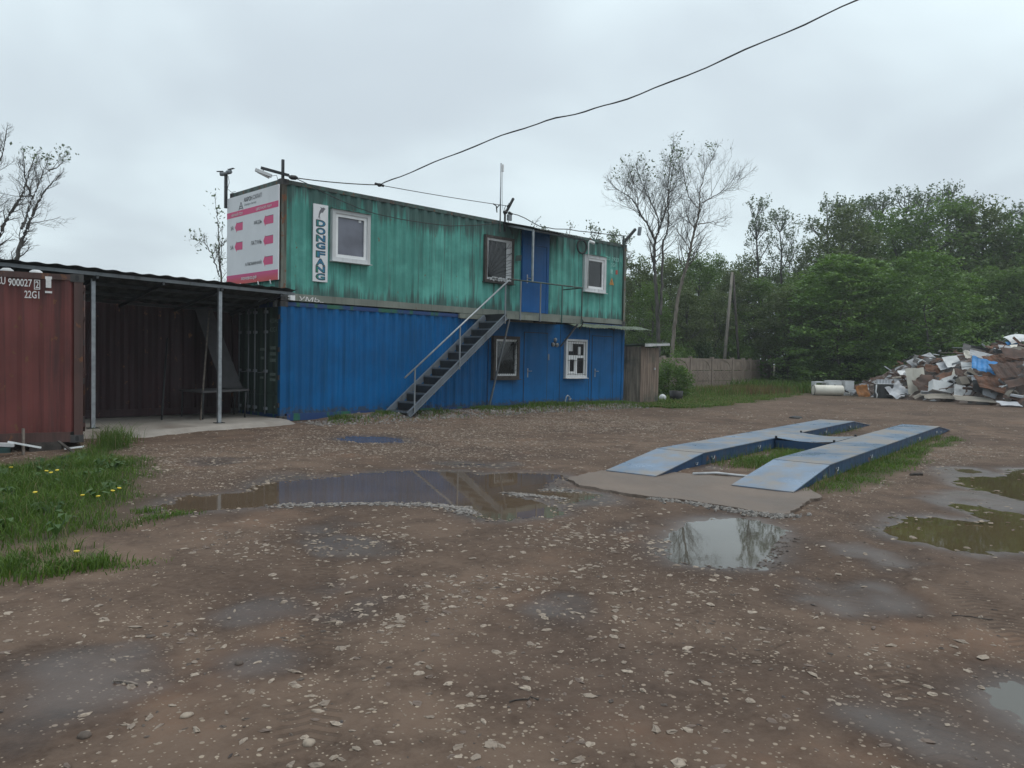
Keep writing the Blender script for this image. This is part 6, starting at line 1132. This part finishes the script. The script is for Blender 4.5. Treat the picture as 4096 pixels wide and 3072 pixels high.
# ---------------------------------------------------------------- grass, weeds, loose stones
def grassm(name, a, b, dry, k=.94):
    n = N(name); g = n.n('ShaderNodeNewGeometry'); rv = g.outputs['Random Per Island']; c = n.mix(rv, a, b); c = n.mix(n.ramp(n.noise(1.3, 3), .4, .65, 0, .5), c, tuple(x * .6 for x in a)); c = n.mix(n.math('GREATER_THAN', rv, k), c, dry)
    n.fin(c, .55, 0, .3); t = n.n('ShaderNodeBsdfTranslucent'); n.l(n.mix(1., c, (1.1, 1.2, .5), 'MULTIPLY'), t.inputs[0]); ms = n.n('ShaderNodeMixShader'); ms.inputs[0].default_value = .3; n.l(n.b.outputs[0], ms.inputs[1]); n.l(t.outputs[0], ms.inputs[2]); n.l(ms.outputs[0], n.o.inputs[0]); return n.m
M_GR = grassm('grass_blades', (.055, .110, .018), (.120, .190, .034), (.20, .17, .09)); M_GR2 = grassm('short_grass', (.065, .125, .022), (.14, .22, .045), (.16, .13, .07), .9); M_GR3 = grassm('meadow_grass', (.075, .125, .025), (.15, .22, .05), (.22, .17, .10), .85); M_GRR = grassm('reddish_weeds', (.10, .075, .035), (.18, .12, .06), (.22, .11, .06), .7)
def blades(name, x, y, hgt, wid, mat, bend=.5, label=None):
    n = len(x); z = ground(x, y) - .005; a = RNG.random(n) * 6.283; ca_, sa_ = np.cos(a), np.sin(a); b = hgt * bend * RNG.uniform(.2, 1.2, n); da = RNG.random(n) * 6.283; bx, by = np.cos(da) * b, np.sin(da) * b; w2 = wid * .5
    B = np.stack([x, y, z], -1); s = np.stack([ca_ * w2, sa_ * w2, 0 * w2], -1); mid = B + np.stack([bx * .3, by * .3, hgt * .55], -1); tip = B + np.stack([bx, by, hgt * (1 - .25 * bend)], -1)
    V = np.stack([B - s, B + s, mid + s * .75, mid - s * .75, tip], 1).reshape(-1, 3); i = np.arange(n)[:, None] * 5
    return tag(np_obj(name, V, i + np.array([[0, 1, 2, 3]]), i + np.array([[3, 2, 4]]), mats=[mat]), kind='stuff')
def scatter(P, n, edge=0., nz=.5, f=1.7, s=21, lo=None, hi=None):
    P = np.array(P); lo = P.min(0) - .5 if lo is None else np.array(lo); hi = P.max(0) + .5 if hi is None else np.array(hi); x = RNG.uniform(lo[0], hi[0], n * 4); y = RNG.uniform(lo[1], hi[1], n * 4); d = sdf(P, x, y) + nz * fbm(x, y, f, 3, s)
    k = (RNG.random(len(x)) < 1 - sst(edge - .3, edge + .15, d)) & (pud_d(x, y) > .02); x, y, d = x[k][:n], y[k][:n], d[k][:n]; return x, y, d
x, y, d = scatter(GL, 66000, .0, .4, lo=(-11, -9.9), hi=(-3.6, -.5)); k = ~((np.abs((x + 4.43) * math.sin(-PHI) * -1 + 0) < -1)); hh = RNG.uniform(.05, .17, len(x)) * (.55 + .7 * sst(.2, -1., d)) * (1 + .7 * fbm(x, y, 1.3, 2, 77)); blades('grass', x, y, np.clip(hh, .03, .3), RNG.uniform(.004, .009, len(x)), M_GR, .7)
cx = np.array([-6.77, -6.62, -6.55, -6.9, -6.95, -5.68, -5.45, -5.6, -6.38, -7.05, -3.95, -3.9, -4.1, -3.85, -6.7, -6.05]); cy = np.array([-9.62, -9.7, -9.64, -9.72, -9.3, -8.35, -8.28, -8.0, -9.78, -9.5, -1.9, -2.1, -2.4, -1.6, -9.05, -8.5]); hs = np.array([.13, .14, .10, .1, .12, .06, .05, .07, .04, .15, .38, .34, .28, .25, .12, .08])
i = RNG.integers(0, len(cx), 2600); sp = np.where(i < 10, .09, .14); x = cx[i] + RNG.normal(size=2600) * sp; y = cy[i] + RNG.normal(size=2600) * sp * .7; blades('grass', x, y, hs[i] * RNG.uniform(.5, 1.25, 2600), RNG.uniform(.004, .010, 2600), M_GR, .8)
x, y, d = scatter(SG, 15000, .0, .25, 2, 22); blades('grass', x, y, RNG.uniform(.02, .075, len(x)) * (1 + .8 * fbm(x, y, 2, 2, 3)), RNG.uniform(.005, .010, len(x)), M_GR2, .9)
IN = [(1.3, -9.75), (2.3, -9.6), (4.0, -9.4), (4.0, -10.1), (2.2, -10.35), (1.4, -10.3)]; x, y, d = scatter(IN, 4000, .0, .3, 2, 25); blades('grass', x, y, RNG.uniform(.03, .13, len(x)), RNG.uniform(.005, .010, len(x)), M_GR2, .8)
x = RNG.uniform(.2, 9, 1600); y = -11.34 + .133 * (x - 1.4) + RNG.normal(size=1600) * .05; blades('grass', x, y, RNG.uniform(.05, .22, 1600) * (RNG.random(1600) ** .7), RNG.uniform(.004, .007, 1600), M_GR3, .5)
x = RNG.uniform(1.2, 9.6, 1500); y = RNG.choice([-9.62, -10.5], 1500) + .133 * (x - 1.15) + RNG.normal(size=1500) * .06; blades('grass', x, y, RNG.uniform(.04, .18, 1500), RNG.uniform(.004, .007, 1500), M_GR3, .5)
AP = [(-.1, -9.9), (.6, -9.95), (.55, -10.75), (.0, -10.7)]; x, y, d = scatter(AP, 1500, -.05, .25, 3, 26); blades('moss', x, y, RNG.uniform(.01, .045, len(x)), RNG.uniform(.006, .012, len(x)), M_GR2, .9)
n = 15000; x = RNG.uniform(.25, 12.6, n); y = -.1 - np.abs(RNG.normal(size=n)) * .42; k = (fbm(x, y, 1.1, 3, 44) > -.12 + .25 * (x < 1)) & ~((x > 2.6) & (x < 3.1) & (y > -1) & (y < -.2)); x, y = x[k], y[k]; blades('grass', x, y, RNG.uniform(.03, .15, len(x)) * (1 + .9 * fbm(x, y, 1.5, 2, 5)), RNG.uniform(.008, .018, len(x)), M_GR2, .8)
x, y, d = scatter(BK, 60000, -.2, .8, .8, 23, lo=(10, -3.2), hi=(30, 9)); blades('grass', x, y, RNG.uniform(.03, .13, len(x)) + .22 * sst(-1.5, -4.5, d) * RNG.random(len(x)), RNG.uniform(.014, .03, len(x)), M_GR3, .7)
def along(P, n, spread):
    P = np.array([(p.x, p.y) for p in P]); t = RNG.random(n) * (len(P) - 1); i = t.astype(int); fr = (t - i)[:, None]; q = P[i] * (1 - fr) + P[i + 1] * fr; return q[:, 0] + RNG.normal(size=n) * spread - rv[0] * 0 - fdir[0] * spread * 1.2, q[:, 1] + RNG.normal(size=n) * spread - fdir[1] * spread * 1.2
x, y = along([px(8.3, 34.8), px(9.5, 36.5), px(11.0, 38), px(12.4, 40), px(13.4, 42), px(15, 44)], 9000, .9); blades('tall_weeds', x, y, RNG.uniform(.12, .48, 9000), RNG.uniform(.012, .028, 9000), M_GR3, .35)
x, y = along([px(9.6, 35.4), px(11.0, 37), px(12.4, 39), px(13.6, 41.5)], 4200, .7); blades('tall_weeds', x, y, RNG.uniform(.15, .5, 4200), RNG.uniform(.012, .03, 4200), M_GRR, .3)
n = 26000; X_ = RNG.uniform(11, 30, n); d_ = RNG.uniform(37.5, 58, n); x = CAM.x + rv[0] * X_ + fdir[0] * d_; y = CAM.y + rv[1] * X_ + fdir[1] * d_; k = mound(X_, d_) < .05; blades('undergrowth', x[k], y[k], RNG.uniform(.2, .8, k.sum()), RNG.uniform(.03, .06, k.sum()), M_GR, .5)
n = 9000; x = RNG.uniform(11.9, 15.2, n); y = -1.15 - RNG.random(n) * .9 + .0 * x; blades('clover', x, y, RNG.uniform(.02, .09, n), RNG.uniform(.02, .05, n), M_GR2, 1.2)
# broad leaves among the grass
n = 420; P = np.stack([RNG.uniform(-7.2, -4.7, n), RNG.uniform(-9.2, -3.2, n)], 1); k = sdf(GL, P[:, 0], P[:, 1]) < -.1; P = P[k]; V = []; Q = []
for (cx_, cy_) in P[:70]:
    z = float(ground(np.array([cx_]), np.array([cy_]))[0])
    for j in range(6):
        a = RNG.random() * 6.28; L = RNG.uniform(.07, .15); w_ = L * .2; dx, dy = math.cos(a), math.sin(a); b = np.array([cx_, cy_, z]); h1 = RNG.uniform(.06, .13)
        V += [b, b + np.array([dx * L * .5 - dy * w_, dy * L * .5 + dx * w_, h1]), b + np.array([dx * L, dy * L, h1 * .8]), b + np.array([dx * L * .5 + dy * w_, dy * L * .5 - dx * w_, h1])]; o = len(V) - 4; Q.append((o, o + 1, o + 2, o + 3))
tag(np_obj('broad_leaves', np.array(V), np.array(Q), mats=[grassm('broad_leaf', (.05, .10, .03), (.10, .16, .06), (.1, .15, .06))]), kind='stuff')
M_YEL = plain('yellow_petals', (.62, .47, .03), .6); M_STEM = plain('stem_green', (.09, .15, .04), .6)
def flower(x, y, h, i):
    z = float(ground(np.array([x]), np.array([y]))[0]); t = thing('dandelion', 'yellow dandelion flower standing in the grass patch', 'flower', (x, y, z), 0, 'yellow dandelions in the grass patch'); lx, ly = random.uniform(-.03, .03), random.uniform(-.03, .03)
    m = MB(); m.tube([(x, y, z), (x + lx * .5, y + ly * .5, z + h * .6), (x + lx, y + ly, z + h)], .0025, 4); m.build('stem', M_STEM, t); m = MB(); m.lathe([(.001, 0), (.012, .002), (.020, .010), (.017, .014), (.001, .012)], (x + lx, y + ly, z + h), (lx * 4, ly * 4, 1), 10); m.build('flower_head', M_YEL, t)
for i, (x, y, h) in enumerate([(-5.93, -6.25, .17), (-5.85, -6.2, .18), (-5.95, -6.05, .16), (-5.8, -7.55, .14), (-5.72, -7.5, .15), (-5.9, -7.7, .12), (-6.02, -7.62, .13), (-6.3, -7.2, .14), (-6.15, -5.5, .15), (-6.68, -9.66, .11)]): flower(x, y, h, i)
# stones: low polyhedra half sunk into the mud
def stones(name, x, y, size, mat, zoff=.0, flat=(.16, .36)):
    n = len(x); base = []; 
    for k in range(6): a = k * math.pi / 3; base.append((math.cos(a), math.sin(a), -.4))
    for k in range(6): a = k * math.pi / 3 + .3; base.append((math.cos(a) * .92, math.sin(a) * .92, .25))
    for k in range(3): a = k * 2.094 + .5; base.append((math.cos(a) * .48, math.sin(a) * .48, .8))
    base = np.array(base); q = [(k, (k + 1) % 6, 6 + (k + 1) % 6, 6 + k) for k in range(6)]; t = []
    for k in range(3): q.append((6 + 2 * k, 6 + 2 * k + 1, 12 + k, 12 + (k + 2) % 3) if False else (6 + 2 * k, 6 + (2 * k + 1) % 6, 6 + (2 * k + 2) % 6, 12 + k)); t.append((12 + k, 6 + (2 * k + 2) % 6, 12 + (k + 1) % 3))
    t.append((12, 13, 14)); z = ground(x, y)
    V = base[None] * (1 + RNG.normal(size=(n, 15, 3)) * np.array([.3, .3, .2])); V = V * (size[:, None, None] * np.stack([np.ones(n), RNG.uniform(.3, .78, n), RNG.uniform(*flat, n)], -1)[:, None]); a = RNG.random(n) * 6.283; ca_, sa_ = np.cos(a)[:, None], np.sin(a)[:, None]
    X_, Y_ = V[..., 0] * ca_ - V[..., 1] * sa_, V[..., 0] * sa_ + V[..., 1] * ca_; V = np.stack([X_ + x[:, None], Y_ + y[:, None], V[..., 2] + z[:, None] + zoff + (.10 * size)[:, None]], -1).reshape(-1, 3); o = np.arange(n)[:, None, None] * 15
    return tag(np_obj(name, V, (o + np.array(q)[None]).reshape(-1, 4), (o + np.array(t)[None]).reshape(-1, 3), mats=[mat]), kind='stuff')
def stonem(name, a, b, dk):
    n = N(name); g = n.n('ShaderNodeNewGeometry'); rv = g.outputs['Random Per Island']; c = n.mix(rv, a, b); c = n.mix(n.math('GREATER_THAN', rv, .86), c, dk); c = n.mix(n.ramp(n.noise(45, 4), .45, .65, 0, .55), c, (.14, .105, .085)); n.bump(n.noise(60, 3), .25, .004); return n.fin(c, .75)
M_STONE = stonem('limestone_chips', (.21, .165, .13), (.385, .315, .25), (.14, .10, .08)); M_STONE2 = stonem('pale_gravel', (.16, .147, .138), (.31, .285, .265), (.13, .12, .115)); M_CLOD = stonem('mud_clods', (.055, .040, .033), (.10, .075, .06), (.04, .03, .028))
ZN = [(-6.31, -12.82, 0.43), (-6.72, -12.74, 0.26), (-5.67, -12.38, 0.51), (-4.88, -12.1, 0.48), (-3.3, -11.24, 0.46), (-3.98, -12.38, 0.34), (-5.45, -9.8, 0.38), (0.03, -5.32, 1.57), (5.8, -3.49, 1.87), (1.54, 0.74, 1.29), (0.9, -11.78, 0.51), (10.22, -9.22, 1.43), (10.86, -4.91, 2.13), (-5.66, -13.12, 0.37), (-4.88, -10.3, 0.42), (-6.72, -11.26, 0.18), (-7.04, -12.02, 0.2)]
def zone(x, y):
    r = 0
    for a, b, c in ZN: r = np.maximum(r, np.exp(-(((x - a) / c) ** 2 + ((y - b) / (c * 1.3)) ** 2)))
    return r
def field(n, lo, hi, thr, sdv, s0, s1, pw=3., avoid=True):
    x = RNG.uniform(lo[0], hi[0], n); y = RNG.uniform(lo[1], hi[1], n); w_ = fbm(x, y, .45, 3, 70) + .35 * fbm(x, y, 2.2, 2, 71) + .9 * np.exp(-(((x + 4.9) / 1.6) ** 2 + ((y + 13.1) / 1.2) ** 2)); w_ = w_ * .6 + 1.1 * zone(x, y) - .15; k = (RNG.random(n) < .16 + .84 * sst(thr - .3, thr + .55, w_))
    if avoid: k &= (pud_d(x, y) > -.04) & (sdf(GL, x, y) > -.1) & (sdf(SG, x, y) > .05) & (sdf(APRON, x, y) > -.02)
    x, y = x[k], y[k]; return x, y, s0 + (s1 - s0) * RNG.random(len(x)) ** pw
x, y, s = field(5000, (-8.2, -15.2), (0, -10), .12, 70, .005, .031, 2.0); stones('gravel', x, y, s, M_STONE, .0)
x, y, s = field(42000, (-6, -12), (8, -1), -.1, 70, .006, .030, 2.6); stones('gravel', x, y, s, M_STONE)
x, y, s = field(9000, (4, -14), (24, 0), .1, 70, .012, .045, 3.); k = sdf(BK, x, y) > .3; stones('gravel', x[k], y[k], s[k], M_STONE)
x, y, s = field(9000, (-8.2, -15.2), (6, -2), -.1, 70, .004, .018, 2.5); stones('gravel', x, y, s, M_CLOD)
# pale washed gravel on the near shore of the long puddle, by the apron corner and along the wall
def shore(P, n, sp): P = np.array(P); t = RNG.random(n) * (len(P) - 1); i = t.astype(int); fr = (t - i)[:, None]; q = P[i] * (1 - fr) + P[i + 1] * fr; return q[:, 0] + RNG.normal(size=n) * sp, q[:, 1] + RNG.normal(size=n) * sp
x, y = shore([(-4.6, -8.45), (-3.9, -8.85), (-3.45, -9.3), (-3.25, -9.65), (-3.35, -9.95)], 950, .085); stones('gravel', x, y, RNG.uniform(.008, .026, len(x)), M_STONE2, .004)
x, y = shore([(-2.35, -9.35), (-2.25, -9.6), (-2.1, -9.95), (-1.8, -9.75), (-1.95, -9.5)], 700, .08); stones('gravel', x, y, RNG.uniform(.008, .024, len(x)), M_STONE2, .004)
x, y = shore([(-1.45, -10.6), (-1.35, -11.1), (-1.36, -11.5), (-1.3, -11.85), (-1.1, -12.0)], 420, .07); stones('gravel', x, y, RNG.uniform(.012, .036, len(x)), M_STONE2, .004, (.5, .9))
x, y = shore([(-3.4, -12.25), (-3.1, -12.6), (-2.5, -12.5), (-2.0, -12.35)], 160, .06); stones('gravel', x, y, RNG.uniform(.006, .02, len(x)), M_CLOD, .002)
n = 2600; x = RNG.uniform(.2, 12.6, n); y = -.85 + RNG.normal(size=n) * .28; stones('gravel', x, y, RNG.uniform(.015, .06, n) * RNG.random(n) ** .5, M_STONE2, .0, (.5, .9))
n = 420; x, y = shore(P1 + [P1[0]], n, .1); stones('gravel', x, y, RNG.uniform(.006, .02, n), M_STONE, .003)
x = RNG.uniform(-1.4, 4.6, 260); y = RNG.uniform(-13.7, -12.3, 260); k = pud_d(x, y) < .08; stones('gravel', x[k], y[k], RNG.uniform(.012, .035, k.sum()), M_STONE, .03)
# single things lying on the ground
def lump(name, x, y, r, mat, label, cat, sc=(1, 1, .6)):
    z = float(ground(np.array([x]), np.array([y]))[0]); m = MB(); m.ball((0, 0, 0), 1, (1, 1, 1), 6); m.v = [(x + p[0] * r * sc[0] * (1 + .35 * mnoise.noise((p[0] * 2, p[1] * 2, x))), y + p[1] * r * sc[1] * (1 + .35 * mnoise.noise((p[1] * 2, p[2] * 2, y))), z + r * sc[2] * (.3 + p[2] * (1 + .3 * mnoise.noise((p[0] * 3, p[2] * 2, 5))))) for p in m.v]; return tag(m.build(name, mat), label, cat)
lump('dark_clod', -6.61, -11.88, .02, M_CLOD, 'dark clod of mud lying alone on the wet patch', 'clod'); lump('dark_clod', -6.76, -11.22, .018, M_CLOD, 'dark flat clod at the far rim of the wet patch', 'clod', (1.4, 1, .4))
lump('brown_stone', -7.33, -12.13, .024, M_CLOD, 'brown stone among pale chips near the edge of the picture', 'stone'); lump('round_stone', -6.74, -12.72, .024, M_STONE, 'rounded pale stone nearest the camera', 'stone'); lump('pale_stone', -7.0, -12.25, .022, M_STONE, 'large pale stone beside the brown one', 'stone', (1.2, .8, .5))
lump('dark_rag', 11.44, -6.18, .15, M_BLACK, 'dark rag of rubbish lying far out on the gravel', 'rubbish', (1.6, 1, .35)); lump('brick_piece', -.95, -10.55, .035, M_WOODGREY, 'small brown brick piece on the concrete apron', 'brick')
def stick(x0, y0, x1, y1, r, label, mat=M_DARKWOOD):
    z0, z1 = ground(np.array([x0, x1]), np.array([y0, y1])) + r; P = [Vector((x0, y0, z0)).lerp(Vector((x1, y1, z1)), i / 5) + Vector((random.uniform(-.02, .02), random.uniform(-.02, .02), random.uniform(0, .006))) for i in range(6)]; m = MB(); m.tube(P, r, 5); tag(m.build('twig', mat), label, 'twig')
stick(-3.32, -13.95, -3.14, -14.12, .003, 'thin dark twig on the mud near the wet corner'); stick(-5.95, -13.0, -5.86, -13.06, .003, 'short thin twig among the pale chips'); stick(-7.1, -11.7, -7.04, -11.8, .005, 'curved pale twig on the wet patch', M_WOODGREY); stick(2.6, -11.82, 2.78, -11.9, .018, 'dark stick on the stones beside the scale', M_DARKWOOD)

# ---------------------------------------------------------------- damp air
hb = MB(); hb.box(-45, 75, -40, 85, -3, 22)
hz_ = bpy.data.materials.new('damp_air'); hz_.use_nodes = True; ht = hz_.node_tree; ht.nodes.clear()
ho = ht.nodes.new('ShaderNodeOutputMaterial'); hv = ht.nodes.new('ShaderNodeVolumePrincipled'); hv.inputs['Density'].default_value = .0010; hv.inputs['Color'].default_value = (.86, .90, .93, 1); hv.inputs['Anisotropy'].default_value = .2
ht.links.new(hv.outputs[0], ho.inputs['Volume']); tag(hb.build('haze', hz_), kind='stuff')
